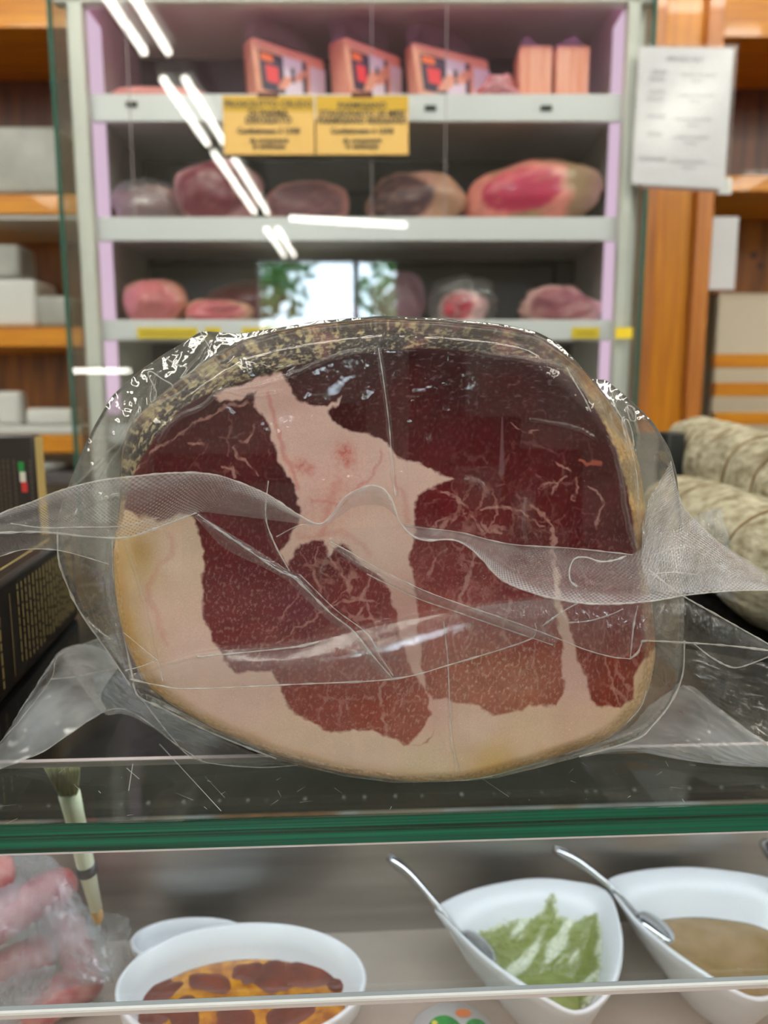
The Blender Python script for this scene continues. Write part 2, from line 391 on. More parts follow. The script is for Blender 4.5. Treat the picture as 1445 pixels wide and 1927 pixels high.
# ================================================================== REFRIGERATED DISPLAY
fr = thing('display_refrigerator', 'tall open multi-shelf refrigerator lit pink behind the counter', 'refrigerator', (0, YF, 0))
def fx(px, Y, py=400): return P(px, py, Y).x
def fz(py, Y): return P(700, py, Y).z
YS = YF+.03; YB = YF+.36
xl, xr = fx(176, YF+.02), fx(1166, YF+.02)        # inner faces of the posts
xol, xor = fx(118, YF), fx(1212, YF)
ztop = P(700, 2, YF).z; zbot = .12
box('back_panel', (xl-.02, YB, zbot), (xr+.02, YB+.03, ztop+.1), M['grey_panel'], fr)
for s, x0, x1 in ((0, xl-.035, xl), (1, xr, xr+.035)):
    box('side_panel', (x0, YF+.03, zbot), (x1, YB, ztop+.1), M['white_panel'], fr)
for x0, x1 in ((fx(146, YF), xl+.004), (xr-.004, fx(1190, YF))):
    box('post', (x0, YF+.004, zbot), (x1, YF+.03, ztop+.1), M['white_panel'], fr, bevel=.003)
box('canopy', (xl-.05, YF+.004, ztop+.05), (xr+.05, YB, ztop+.16), M['white_panel'], fr, bevel=.004)
box('base', (xl-.05, YF, 0), (xr+.05, YB+.03, zbot+.3), M['white_panel'], fr, bevel=.004)
SH = {}
def shelf(k, yt, yb, dark=False):
    zt, zb = fz(yt, YS), fz(yb, YS); SH[k] = zt
    s = box('shelf', (xl, YS+.008, zt-.02), (xr, YB-.004, zt), M['white_panel'], fr)
    r = box('price_rail', (xl+.004, YS-.004, zb), (xr-.004, YS+.007, zt+.003), M['rail'], fr, bevel=.002)
    return r
r1 = shelf(1, 181, 230); r2 = shelf(2, 412, 454); r3 = shelf(3, 605, 641); r4 = shelf(4, 800, 835)
for px in (247, 810, 1028):
    c = P(px, 196 if px < 600 else 203, YS-.006)
    MB().box((c.x-.011, c.y-.001, c.z-.005), (c.x+.011, c.y+.002, c.z+.005)).build('rail_slot', M['dark'], r1, bevel=.001)
# dark frames on the back panel
for y0, y1 in ((236, 400), (470, 600)):
    z1, z0 = P(700, y0+25, YB).z, P(700, y1-30, YB).z
    a, b = P(262, 350, YB).x, P(1052, 350, YB).x
    m = MB(); m.box((a, YB-.006, z0), (a+.012, YB-.001, z1)); m.box((b-.012, YB-.006, z0), (b, YB-.001, z1)); m.box((a, YB-.006, z0 if y0 < 300 else z1-.012), (b, YB-.001, (z0 if y0 < 300 else z1-.012)+.012))
    m.build('back_frame', M['dark'], fr)
# pink lamp under the canopy; glowing strips stand for the lit side walls
box('canopy_lip', (xl-.05, YF+.004, ztop), (xr+.05, YF+.03, ztop+.05), M['white_panel'], fr, bevel=.003)
MB().tube([(xl+.03, YF+.05, ztop+.034), (xr-.03, YF+.05, ztop+.034)], .009, 10).build('lamp_tube', M['pink_led'], fr, True)
for x0, x1 in ((xl, xl+.005), (xr-.005, xr)):
    box('lit_wall_strip', (x0, YF+.031, fz(780, YF)), (x1, YF+.10, ztop-.0), M['wall_glow'], fr)
M['faint_rim'] = pbr('faint_glass_joint', (150, 140, 144), .3)
M['glass_rim'] = pbr('green_glass_rim', (40, 84, 72), .15)
gp = box('glass_door', (xol, YF-.008, zbot+.3), (fx(700, YF), YF-.005, ztop+.12), M['pane'], fr)
gp = box('glass_door', (fx(700, YF)+.002, YF-.008, zbot+.3), (xor, YF-.005, ztop+.12), M['pane'], fr)
for x in (xol, xor): box('glass_rim', (x-.003, YF-.010, zbot+.3), (x+.003, YF+.0, ztop+.12), M['glass_rim'], fr)
for px in (256, 700, 836): 
    x = fx(px, YF); box('glass_rim', (x-.0006, YF-.009, fz(410, YF)), (x+.0006, YF-.0045, ztop), M['faint_rim'], fr)
for x0, x1 in ((xol, xol+.002), (xor-.002, xor)): box('side_glass', (x0, YF, zbot+.3), (x1, YB, ztop+.12), M['pane'], fr)

# ---- meat helpers
def blob(name, c, rad, mat, rot=(0, 0, 0), n=48, bump=.12, seed=0, flat=.75, parent=None, color=None, power=2.3, freq=2.2):
    """a lumpy rounded piece resting with a flattened underside; color(u, v, local) gives vertex colours"""
    from mathutils import Euler
    th = np.linspace(0, 2*math.pi, n, endpoint=False); ph = np.linspace(-math.pi/2, math.pi/2, n//2)
    T, Ph = np.meshgrid(th, ph, indexing='ij')
    e = 2/power
    f = lambda w: np.sign(w)*np.abs(w)**e
    X = f(np.cos(Ph))*f(np.cos(T)); Y = f(np.cos(Ph))*f(np.sin(T)); Z = f(np.sin(Ph))
    V = np.stack([X, Y, Z], -1).reshape(-1, 3)
    out = []
    for v in V:
        q = Vector(v); k = 1+bump*mnoise.noise(q*freq*.6+Vector((seed*3.1, seed, 0)))*1.6+bump*.4*mnoise.noise(q*freq*2+Vector((seed, 7, 1)))
        out.append(q*k)
    loc = np.array(out); S = loc*np.array(rad)
    S[:, 2] = np.maximum(S[:, 2], -rad[2]*flat)
    Rm = np.array(Euler(rot).to_matrix()); Wd = S@Rm.T
    zmin = Wd[:, 2].min(); Wd = Wd+np.array([c[0], c[1], c[2]-zmin])
    me = mesh_np(name, Wd, grid_faces(n, n//2, True))
    if color is not None: attr_col(me, color(loc))
    o = link(name, me, mat)
    if parent is not None: keep(o, parent)
    return o
M['meat'] = vcol('cured_meat', .38, .0006, 160, 0, .3, ms=.12)
def two(c1, c2, c3=None, th=-.3, xs=9, cx=0, rx=.86, rz=.80, seed=0):
    c1, c2 = lin(c1), lin(c2); c3 = lin(c3) if c3 is not None else c2
    def f(L):
        x, y, z = L[:, 0], L[:, 1], L[:, 2]
        n = fbm(x+seed*5+y*.3, z+seed*2, .8, 4)
        d = np.hypot((x-cx)/rx, z/rz)
        face = (y < th).astype(float)*sst(1.02, .94, d+n*.16)
        c = mixc(np.tile(c2, (len(x), 1)), c3, sst(-.1, .4, fbm(x+9+seed, z+y, .7, 3))); c = c*(1+.35*fbm(x+seed*4, z-y, .22, 3))[:, None]
        v = sst(.09, .0, np.abs(fbm(x+seed, z*1.3+2, .9, 3)))*.7
        m = mixc(np.tile(c1, (len(x), 1)), c2, v*.6); tan = sst(xs-.06, xs+.06, x+n*.2)[:, None]; c = c*(1-tan)+c3*tan
        return mixc(c, m, face)
    return f
def shelf_meat(x0, y0, x1, y1, k, label, color, depth=.14, rot=0, seed=0, Y=YS+.02, power=2.3, bump=.1, name='ham_piece', tilt=0, wrapit=True, cat='meat', group='cured meats on the refrigerator shelves'):
    Yc = Y+depth/2; c = P((x0+x1)/2, (y0+y1)/2, Y+depth*.3); w = (x1-x0)/FPX*(Y+depth*.3)/2; h = (y1-y0)/FPX*(Y+depth*.3)/2
    z = SH[k]+.001
    o = blob(name, (c.x, Yc, z), (w, depth/2, h*1.07), M['meat'], (0, tilt, rot), 56, bump, seed, .86, None, color, power)
    tag(o, label, cat, group)
    return o
dk = (122, 58, 70); pk = (206, 150, 158); fat = (222, 186, 186)
shelf_meat(210, 328, 345, 404, 2, 'greyish plastic-wrapped ham half at the left end of the middle shelf', two((136, 100, 108), (176, 132, 128), (150, 96, 80), seed=1), seed=1, Y=YS+.05)
shelf_meat(326, 292, 482, 408, 2, 'large dark red ham cut face with a pale rim, tallest on the middle shelf', two((122, 42, 58), (206, 150, 158), seed=2), seed=2, tilt=-.05)
shelf_meat(498, 312, 652, 394, 2, 'veined oval ham cut with pink fat rim, third from the left on the middle shelf', two((130, 80, 92), (206, 140, 140), seed=3), seed=3, Y=YS+.04)
shelf_meat(694, 316, 872, 410, 2, 'dark shrivelled ham end with tan side, fourth on the middle shelf', two((84, 52, 60), (196, 142, 130), (186, 140, 118), xs=.35, cx=-.35, rx=.7, seed=4), seed=4)
shelf_meat(882, 306, 1130, 412, 2, 'big ham, bright pink cut face and tan rind, right end of middle shelf', two((190, 44, 84), (232, 142, 132), (160, 130, 96), xs=.42, cx=-.22, rx=.6, rz=.62, seed=5), seed=5, tilt=-.12)
shelf_meat(230, 520, 345, 602, 3, 'rounded pale pink ham piece at the left end of the lower shelf', two((200, 110, 118), (206, 140, 128), seed=6), seed=6)
shelf_meat(345, 556, 470, 602, 3, 'low pinkish meat piece second from the left on the lower shelf', two((196, 96, 108), (214, 160, 140), seed=7), seed=7)
shelf_meat(385, 514, 560, 600, 3, 'large dark-topped meat piece behind the low pink one on the lower shelf', two((120, 52, 60), (150, 110, 108), seed=8), seed=8, Y=YS+.14)
shelf_meat(612, 560, 670, 602, 3, 'small dark maroon meat piece in the middle of the lower shelf', two((100, 40, 52), (130, 60, 70), seed=9), seed=9)
shelf_meat(700, 500, 800, 604, 3, 'curved plum-coloured meat piece right of the middle on the lower shelf', two((128, 88, 104), (170, 130, 150), seed=10), seed=10, Y=YS+.08)
shelf_meat(828, 540, 918, 602, 3, 'bright crimson ham cut face with a white fat end on the lower shelf', two((180, 24, 56), (236, 186, 190), xs=.5, cx=-.3, rx=.6, seed=11), seed=11)
shelf_meat(985, 534, 1118, 603, 3, 'knobbly marbled pink sausage cuts at the right end of the lower shelf', two((150, 84, 96), (206, 160, 158), seed=12), seed=12, bump=.24)
# clear wrapping on some of them
for (x0, y0, x1, y1, k, lab) in ((205, 322, 350, 404, 2, 'clear shiny wrapping around the greyish ham at the left end of the middle shelf'), (808, 512, 940, 602, 3, 'loose clear wrapping around the crimson cut on the lower shelf')):
    c = P((x0+x1)/2, y1, YS+.06); w = (x1-x0)/FPX*(YS+.06)/2; h = (y1-y0)/FPX*(YS+.06)/2
    o = blob('plastic_wrapping', (c.x, YS+.11, SH[k]+.0005), (w, .088, h*1.1), M['wrap'], (0, 0, 0), 48, .10, 3+k, .86, freq=4); tag(o, lab, 'plastic wrapping')

# ---- top shelf: wedge packs with printed label
M['ham_pink'] = pbr('pink_cooked_ham', (232, 166, 142), .42, c2=(224, 150, 128), scale=30, sss=.1)
M['lab_dark'] = pbr('label_dark', (50, 40, 70), .4); M['lab_white'] = pbr('label_white', (226, 214, 232), .4)
M['lab_red'] = pbr('label_red', (230, 60, 70), .4); M['lab_or'] = pbr('label_orange', (240, 110, 50), .4)
M['print'] = pbr('black_print', (62, 56, 50), .7)
def wedge(x0, xa, ya, x1, ya2, label, sideL):
    """a slab standing on edge: rounded tall left end, sloping to the right; xa, ya = top-left corner of the front face"""
    Y = YS+.03; zb = SH[1]+.001
    A = P(x0, ya+14, Y+.10); B = P(xa, ya, Y); C_ = P(x1, ya2, Y+.09)
    t = thing('ham_wedge_pack', label, 'packed ham', (B.x, Y, zb), 'pink ham wedges on the top shelf')
    xb = P(xa+16, 160, Y).x
    bot = [Vector((P(x0+10, 160, Y+.1).x, Y+.1, zb)), Vector((xb, Y, zb)), Vector((C_.x, Y+.09, zb)), Vector((A.x+.05, Y+.18, zb))]
    top = [Vector((A.x, Y+.1, A.z)), Vector((B.x, Y+.004, B.z)), Vector((C_.x, Y+.09, C_.z)), Vector((A.x+.05, Y+.18, C_.z))]
    m = MB(); m.add(bot+top, [(3, 2, 1, 0), (4, 5, 6, 7), (0, 1, 5, 4), (1, 2, 6, 5), (2, 3, 7, 6), (3, 0, 4, 7)])
    m.build('ham_slab', M['ham_pink'], t, bevel=.008, seg=4)
    # printed label on the front face, in the plane of that face
    def fp(u, v, off=.0035):
        b = bot[1].lerp(bot[2], u); tp = top[1].lerp(top[2], u); p = b.lerp(tp, v)
        n = (bot[2]-bot[1]).cross(top[1]-bot[1]).normalized(); return p+n*off
    def quad(n, u0, u1, v0, v1, mat, off):
        MB().add([fp(u0, v0, off), fp(u1, v0, off), fp(u1, v1, off), fp(u0, v1, off), fp(u0, v0, off-.001), fp(u1, v0, off-.001), fp(u1, v1, off-.001), fp(u0, v1, off-.001)], [(0, 1, 2, 3), (7, 6, 5, 4), (0, 4, 5, 1), (1, 5, 6, 2), (2, 6, 7, 3), (3, 7, 4, 0)]).build(n, mat, t)
    quad('pack_label', .08, .40, .22, .82, M['lab_dark'], .0015); quad('label_emblem', .15, .32, .36, .62, M['lab_red'], .0022); quad('label_emblem', .10, .26, .68, .79, M['lab_or'], .0022)
    quad('label_panel', .40, .66, .18, .84, M['lab_white'], .0015); quad('label_bar', .50, .55, .44, .68, M['lab_dark'], .0022); quad('label_bar', .66, .72, .16, .84, M['lab_dark'], .0015)
    quad('white_panel', .77, .99, .02, .80, M['lab_white'], .0015)
    # loose film at the top corner
    m = MB(); k = [P(x0+8, ya+30, Y+.12), P(x0+2, ya-22, Y+.12), P(xa+22, ya-34, Y+.10), P(xa+40, ya+6, Y+.05), P(x1-20, ya2-6, Y+.1), P(xa+80, ya-20, Y+.14)]
    m.add(k, [(0, 1, 2), (0, 2, 3), (3, 2, 5), (3, 5, 4)]); m.build('film_corner', M['wrap'], t)
wedge(456, 470, 66, 612, 112, 'pink cooked ham wedge with printed label above the left yellow sign', 1)
wedge(616, 646, 66, 756, 106, 'pink cooked ham wedge with printed label, middle one of the three', 1)
wedge(760, 774, 76, 922, 112, 'pink cooked ham wedge with printed label, right one of the three', 1)
M['slices'] = pbr('sliced_ham_pack', (222, 140, 112), .3, c2=(240, 176, 156), scale=14, stretch=(6, 6, .5), bump=.002, bscale=20)
for k, (a, b, yt) in enumerate(((977, 1040, 84), (1046, 1110, 84))):
    Y = YS+.04; l, r_ = P(a, 130, Y).x, P(b, 130, Y).x; zt = P(a, yt, Y).z; zb = SH[1]+.001
    t = thing('sliced_ham_pack', ['upright pack of orange-pink sliced ham, left one of the pair on the top shelf', 'upright pack of orange-pink sliced ham nearest the right post on the top shelf'][k], 'packed ham', ((l+r_)/2, Y, zb), 'upright sliced ham packs')
    box('ham_slices', (l, Y, zb), (r_, Y+.07, zt), M['slices'], t, bevel=.006)
    xm = l+(r_-l)*(.3 if k == 0 else .62)
    m = MB(); m.add([(l-.002, Y+.03, zt-.01), (r_+.002, Y+.03, zt-.01), (xm+.02, Y+.035, zt+.018), (xm, Y+.035, zt+.032), (l+.004, Y+.032, zt+.012)], [(0, 1, 2, 3, 4)]); m.build('film_corner', M['wrap'], t)
o = shelf_meat(214, 140, 388, 166, 1, 'flat pink meat slab lying at the left end of the top shelf', two((214, 130, 126), (226, 150, 140), seed=20), seed=20, power=4, bump=.04)
o = shelf_meat(414, 112, 470, 166, 1, 'small pinkish packet behind the left ham wedge on the top shelf', two((180, 120, 100), (190, 130, 112), seed=21), seed=21, Y=YS+.16)
o = shelf_meat(905, 122, 975, 172, 1, 'crumpled pink packet between the wedges and the upright packs', two((216, 150, 160), (200, 110, 116), seed=22), seed=22, bump=.3)

# ---- signs
M['yel'] = pbr('yellow_card', (216, 176, 96), .5, c2=(210, 168, 88), scale=5); M['yel_dk'] = pbr('mustard_band', (188, 150, 24), .5)
M['paper'] = pbr('white_paper', (222, 224, 228), .6, c2=(216, 218, 222), scale=8)
def text(body, loc, size, mat, parent, name='lettering', align='CENTER', rot=(math.pi/2, 0, 0), bold=0, sx=1):
    c = bpy.data.curves.new(name, 'FONT'); c.body = body; c.size = size; c.align_x = align; c.align_y = 'CENTER'; c.offset = bold
    c.extrude = .00015; c.resolution_u = 2
    o = bpy.data.objects.new(name, c); COL.objects.link(o); o.location = loc; o.rotation_euler = rot; o.scale = (sx, 1, 1)
    bpy.context.view_layer.update()
    me = bpy.data.meshes.new_from_object(o.evaluated_get(bpy.context.evaluated_depsgraph_get()))
    mw = o.matrix_world.copy(); bpy.data.objects.remove(o); bpy.data.curves.remove(c)
    me.transform(mw); me.materials.clear()
    return keep(link(name, me, mat, None, False), parent)
def sign(x0, y0, x1, y1, lines, label, rz=0):
    Y = YF-.016; c = P((x0+x1)/2, (y0+y1)/2, Y); w = (x1-x0)/FPX*Y/2; zt = P(700, y0, Y).z; zb = P(700, y1, Y).z
    t = thing('price_sign', label, 'sign', (c.x, Y, zb), 'yellow signs on the top shelf rail')
    box('card', (c.x-w, Y, zb), (c.x+w, Y+.0012, zt), M['yel'], t)
    box('colour_band', (c.x-w, Y-.0006, zt-.028), (c.x+w, Y, zt), M['yel_dk'], t)
    box('sign_clip', (c.x-.02, Y-.001, zt-.004), (c.x+.02, Y+.004, zt+.006), M['pine_dark'], t)
    for (s, v, sz) in lines: text(s, (c.x, Y-.0012, zt+(zb-zt)*v), sz, M['print'], t, bold=.0004, sx=1.0)
sign(425, 180, 586, 291, [('PROSCIUTTO CRUDO', .15, .0165), ('DI PARMA', .30, .0165), ('DISOSSATO', .42, .0165), ('Confezionato il 12/05', .60, .0135), ('da consumarsi', .76, .0125), ('in settimana', .86, .0125)], 'yellow card sign with dark lettering on the left of the top shelf rail')
sign(600, 180, 763, 291, [('PARMIGIANO', .17, .0150), ('STAGIONATO 24 MESI', .31, .0160), ('PARMIGIANO REGGIANO', .43, .0145), ('Confezionato il 12/05', .60, .0135), ('da consumarsi', .76, .0125), ('in settimana', .86, .0125)], 'yellow card sign with dark lettering on the right of the top shelf rail')
for k, (a, b) in enumerate(((258, 372), (385, 415), (455, 530), (1076, 1128), (1158, 1190))):
    Y = YS-.0075 if b < 1130 else YF-.012; l, r_ = P(a, 625, Y).x, P(b, 625, Y).x; zt, zb = P(a, 616, Y).z, P(a, 637, Y).z
    t = thing('price_strip', ['long yellow price strip at the left of the lower shelf rail', 'short yellow price strip beside the long one on the lower rail', 'yellow price strip partly behind the ham top on the lower rail', 'yellow price strip at the right end of the lower rail', 'small dim yellow strip on the right glass edge'][k], 'price label', (l, Y, zb), 'yellow price strips')
    box('strip', (l, Y, zb), (r_, Y+.001, zt), pbr('yellow_strip', (236, 206, 30), .5) if k == 0 else bpy.data.materials['yellow_strip'], t)
    if k < 4: box('print_line', (l+.008, Y-.0006, (zt+zb)/2-.003), (r_-.008, Y, (zt+zb)/2+.002), M['yel_dk'], t)
# paper notice hanging in front of the right upright
Yn = YF-.014
c0, c1, c2_, c3_ = P(1203, 88, Yn), P(1380, 92, Yn), P(1362, 356, Yn), P(1188, 346, Yn)
t = thing('paper_notice', 'white printed paper notice in a clear sleeve hanging beside the refrigerator', 'notice', (c3_.x, Yn, c3_.z))
def quadplate(name, a, b, c, d, th, mat, parent):
    n = (b-a).cross(d-a).normalized()*th
    return MB().add([a, b, c, d, a+n, b+n, c+n, d+n], [(3, 2, 1, 0), (4, 5, 6, 7), (0, 1, 5, 4), (1, 2, 6, 5), (2, 3, 7, 6), (3, 0, 4, 7)]).build(name, mat, parent)
quadplate('sheet', c0, c1, c2_, c3_, -.0012, M['paper'], t)
quadplate('sleeve', c0+Vector((-.006, -.004, .005)), c1+Vector((.006, -.004, .005)), c2_+Vector((.006, -.004, -.004)), c3_+Vector((-.006, -.004, -.004)), -.0006, thin('sleeve_film', (252, 252, 252), .8, .15, haze=.05), t)
quadplate('lower_sheet', P(1210, 342, Yn+.004), P(1356, 350, Yn+.004), P(1354, 362, Yn+.004), P(1206, 354, Yn+.004), -.001, pbr('dusty_pink_sheet', (190, 156, 152), .6), t)
ang = math.atan2(c1.z-c0.z, c1.x-c0.x)
def nt_(s, px, py, sz): text(s, P(px, py, Yn-.0022), sz, M['greyprint'], t, rot=(math.pi/2, -ang*0+0.02, 0))
M['greyprint'] = pbr('grey_print', (130, 130, 140), .7)
nt_('SERVIZIO SELF', 1289, 111, .0105)
for k, (yy, a) in enumerate(((136, 'CRUDI'), (174, 'COTTI'), (219, 'SALAMI'), (253, 'SPECK'), (299, 'FORMAGGI'))):
    nt_(a, 1240-k*3, yy, .010)
    if k < 2: nt_('DOLCI', 1236-k*3, yy+13, .010)
    nt_('prodotto senza glutine', 1316-k*5, yy+5, .0072); nt_('lattosio', 1312-k*4, yy+16, .0072)
o = fbox('plastic_clip', 1352, 334, 1378, 366, YF-.0135, .004, M['white'], bevel=.002); tag(o, 'small pale plastic clip at the lower corner of the paper notice', 'clip')

# ================================================================== WOODEN SHELVING
YW = 1.95
def sh_left():
    t = thing('wooden_shelving', 'varnished pine wall shelving to the left of the refrigerator', 'shelving', (-1.2, YW, 0))
    D = .34
    for (y0, y1, m, d0) in ((-40, 52, 'pine_h', 0), (366, 402, 'pine_h', 0), (616, 652, 'pine_h', 0), (818, 852, 'pine_h', 0)):
        b = fbox('shelf_board', -420, y0, 155, y1, YW, D, M[m], t, .002)
    fbox('back_panel', -420, 96, 165, 366, YW+.30, .02, M['pine_dark'], t)
    fbox('back_panel', -420, 400, 165, 640, YW+.30, .02, M['pine_back'], t)
    fbox('back_panel', -420, 640, 165, 812, YW+.30, .02, M['pine_back'], t)
    fbox('shelf_liner', -420, 402, 150, 412, YW+.01, D, M['white'], t)
    for px in (-425, 160): 
        x = P(px, 300, YW).x; box('upright', (x-.02, YW+.02, 0), (x+.02, YW+D, 2.3), M['pine'], t)
sh_left()
def sh_right():
    t = thing('wooden_shelving', 'varnished pine wall shelving to the right of the refrigerator', 'shelving', (1.1, YW, 0))
    D = .34
    for (y0, y1) in ((-30, 70), (330, 360), (666, 692), (720, 746), (776, 800)):
        fbox('shelf_board', 1345, y0, 1900, y1, YW, .03 if y0 > 600 else D, M['pine_h'], t, .002)
    fbox('back_panel', 1345, 112, 1900, 332, YW+.3, .02, M['pine_dark'], t)
    fbox('back_panel', 1345, 404, 1900, 552, YW+.3, .02, M['pine_back'], t)
    fbox('back_panel', 1345, 552, 1900, 830, YW+.3, .02, pbr('cream_board', (222, 212, 190), .6), t)
    a = fbox('pillar', 1232, -60, 1322, 815, 1.80, .12, M['pine'], t, .003)
    fbox('moulding', 1212, -60, 1240, 815, 1.78, .05, wood('reddish_pine', (196, 122, 50), (172, 100, 36)), t, .004)
    fbox('moulding', 1312, -60, 1345, 815, 1.78, .05, bpy.data.materials['reddish_pine'], t, .004)
    fbox('upright', 1880, -60, 1900, 815, YW, D, M['pine'], t)
    m = MB()
    for (px, py, r) in ((1408, 205, 7), (1385, 190, 5), (1418, 480, 6), (1430, 500, 5)):
        c = P(px, py, YW+.298); rr = r/FPX*YW*1.4
        MB().tube([c, c+Vector((0, -.001, 0))], rr, 12).build('wood_knot', M['pine_dark'], t)
sh_right()
o = fbox('white_sheet', 1338, 408, 1386, 545, YW-.0, .002, M['paper']); tag(o, 'plain white sheet hanging at the left end of the right shelving', 'sheet')
# things on the left shelving
def item(name, x0, y0, x1, y1, label, cat, mat='white', depth=.14, Y=YW+.03, bevel=.012, snap=None):
    o = fbox(name, x0, y0, x1, y1, Y, depth, M[mat], None, bevel); tag(o, label, cat); return o
M['crate'] = pbr('translucent_crate', (176, 178, 172), .4, c2=(150, 152, 146), scale=9)
o = item('plastic_crate', -90, 236, 112, 366, 'grey-white plastic crate on the upper left shelf', 'crate', 'crate'); 
o = item('white_canister', -60, 524, 68, 616, 'white rounded canister at the frame edge on the middle left shelf', 'container')
o = item('plastic_tub', 68, 556, 132, 616, 'pale translucent tub right of the white canister', 'container', 'crate')
o = item('pale_jug', -50, 458, 36, 524, 'pale jug lid above the white canister', 'container', 'crate', depth=.1)
o = item('white_bottle', -10, 736, 38, 800, 'white bottle on the lower left shelf at the frame edge', 'bottle', 'white', depth=.05)
o = item('butter_dish', 46, 768, 136, 800, 'low white dish on the lower left shelf', 'dish', 'white', depth=.09)
o = item('shelf_plate', -200, 801, 150, 817, 'long white plate board lying on the lowest left shelf', 'board', 'white', depth=.28, bevel=.003, Y=YW)
o = item('shelf_board', -300, 890, 150, 912, 'dark low shelf board behind the cartons at the left', 'board', 'grey_panel', depth=.28, bevel=.003, Y=YW)
c_ = P(96, 889, YW+.08)
t = thing('small_dish', 'blurred small white dish on the low board behind the cartons', 'dish', c_)
MB().tube([c_+Vector((0, 0, .0)), c_+Vector((0, 0, .012)), c_+Vector((0, 0, .03))], [.025, .042, .052], 32).build('dish_body', M['white'], t, True)
M['tile'] = pbr('dark_tile', (70, 70, 66), .5, c2=(90, 88, 80), scale=7)
struct(box('wall_panel', (-3.5, 2.44, .0), (3.5, 2.499, .9), M['tile']))

# ================================================================== COUNTER
ZG = CZ-.1872; TH = .0135
eL, eR = Q(0, 1553, ZG), Q(1445, 1512, ZG)             # the front edge of the glass
ex = (eR-eL).normalized(); ey = Vector((-ex.y, ex.x, 0)); O = (eL+eR)/2
def C(u, v, z=0): return O+ex*u+ey*v+Vector((0, 0, z))
from mathutils import Matrix
MC = Matrix(((ex.x, ey.x, 0, O.x), (ex.y, ey.y, 0, O.y), (0, 0, 1, O.z), (0, 0, 0, 1)))
def cbox(name, a, b, mat, parent=None, bevel=0): return box(name, a, b, mat, parent, bevel, MC)
vrear = (MC.inverted() @ Q(400, 1427, ZG)).y
# glass shelf
t = thing('glass_shelf', 'thick scratched glass shelf with a green front edge under the ham', 'glass shelf', O)
cbox('glass_plate', (-.9, .0006, -TH), (.9, vrear, 0), M['shelf_glass'], t)
def edge_mat():
    m, nt, out = newmat('green_glass_edge'); l = nt.links.new
    b = N(nt, 'ShaderNodeBsdfPrincipled', i_Roughness=.12); l(b.outputs[0], out.inputs[0]); b.inputs['Coat Weight'].default_value = .6
    tc = N(nt, 'ShaderNodeTexCoord'); mp = N(nt, 'ShaderNodeMapping'); mp.inputs['Scale'].default_value = (1.6, 1, 420); l(tc.outputs['Object'], mp.inputs[0])
    nz = N(nt, 'ShaderNodeTexNoise', i_Scale=1.5, i_Detail=4); l(mp.outputs[0], nz.inputs['Vector'])
    cr = N(nt, 'ShaderNodeValToRGB'); l(nz.outputs[0], cr.inputs[0]); e = cr.color_ramp.elements
    e[0].position = .32; e[0].color = L4((0, 40, 30)); e[1].position = .76; e[1].color = L4((90, 170, 136))
    k = cr.color_ramp.elements.new(.5); k.color = L4((0, 84, 66)); k = cr.color_ramp.elements.new(.66); k.color = L4((0, 108, 82))
    l(cr.outputs[0], b.inputs['Base Color']); b.inputs['Transmission Weight'].default_value = 0; return m
M['green_edge'] = edge_mat()
cbox('glass_edge', (-.9, -.0006, -TH), (.9, .0004, -.0002), M['green_edge'], t)
M['bead'] = pbr('clear_sealant', (226, 216, 222), .2)
cbox('sealant_bead', (-.9, -.0002, -TH-.0012), (.9, .0035, -TH-.0001), M['bead'], t)
cbox('rear_trim', (-.9, vrear, -.003), (.9, vrear+.0028, .0004), M['bead'], t)
# scratches and dust on the plate
m = MB()
for k in range(46):
    a = C(rng.uniform(-.26, .26), rng.uniform(.004, vrear*.95), .00012); d = rng.uniform(0, math.pi*2); ln = rng.choice([.003, .006, .012, .025], p=[.45, .3, .18, .07])
    b = a+Vector((math.cos(d), math.sin(d), 0))*ln; w_ = .00007 if ln > .005 else .00012
    n = Vector((-math.sin(d), math.cos(d), 0))*w_
    m.add([a-n, a+n, b+n*.3, b-n*.3], [(0, 1, 2, 3)])
for (pa, pb) in (((300, 1400), (416, 1526)), ((238, 1445), (262, 1466)), ((250, 1437), (242, 1488))):
    a = Q(*pa, ZG+.00012); b = Q(*pb, ZG+.00012); a.y = min(a.y, O.y+vrear*1.2); n = (b-a).normalized().cross(Vector((0, 0, 1)))*.00014
    m.add([a-n, a+n, b+n, b-n], [(0, 1, 2, 3)])
m.build('scratches', pbr('scratch_white', (190, 196, 192), .6), t)
# black top behind the glass
o = cbox('counter_top', (-.95, vrear+.003, -.004), (.95, .85, 0), M['black']); tag(o, 'black stone counter top carrying the ham, boxes and salami', 'counter top')
# case
M['shaded_back'] = pbr('shaded_green_grey_lining', (56, 57, 51), .3, c2=(44, 46, 40), scale=9)
M['polish_w'] = pbr('pale_rivet', (150, 152, 150), .2)
cs = thing('deli_case', 'steel-lined deli display case under the glass shelf with a beige tray floor', 'display case', C(0, .2, -.6))
ZT = CZ-.462-O.z        # the tray, relative to the glass top
cbox('tray', (-.95, .006, ZT-.02), (.95, .34, ZT), M['tray'], cs)
vb = (MC.inverted() @ Q(722, 1752, CZ-.462)).y
cbox('steel_back', (-.95, vb, ZT-.02), (.95, vb+.006, -.17), M['steel'], cs)
cbox('upper_back', (-.95, vb, -.17), (.95, vb+.006, -.0045), M['shaded_back'], cs)  # shade under the counter top put into the colour of this part
cbox('side_wall', (-.95, .01, -.8), (-.94, .34, -.015), M['steel'], cs); cbox('side_wall', (.94, .01, -.8), (.95, .34, -.015), M['steel'], cs)
cbox('case_body', (-.95, vb+.01, -1.2), (.95, .84, -.0045), M['white_panel'], cs)
cbox('case_base', (-.95, .03, -1.2), (.95, vb+.01, ZT-.03), M['white_panel'], cs)
m = MB()
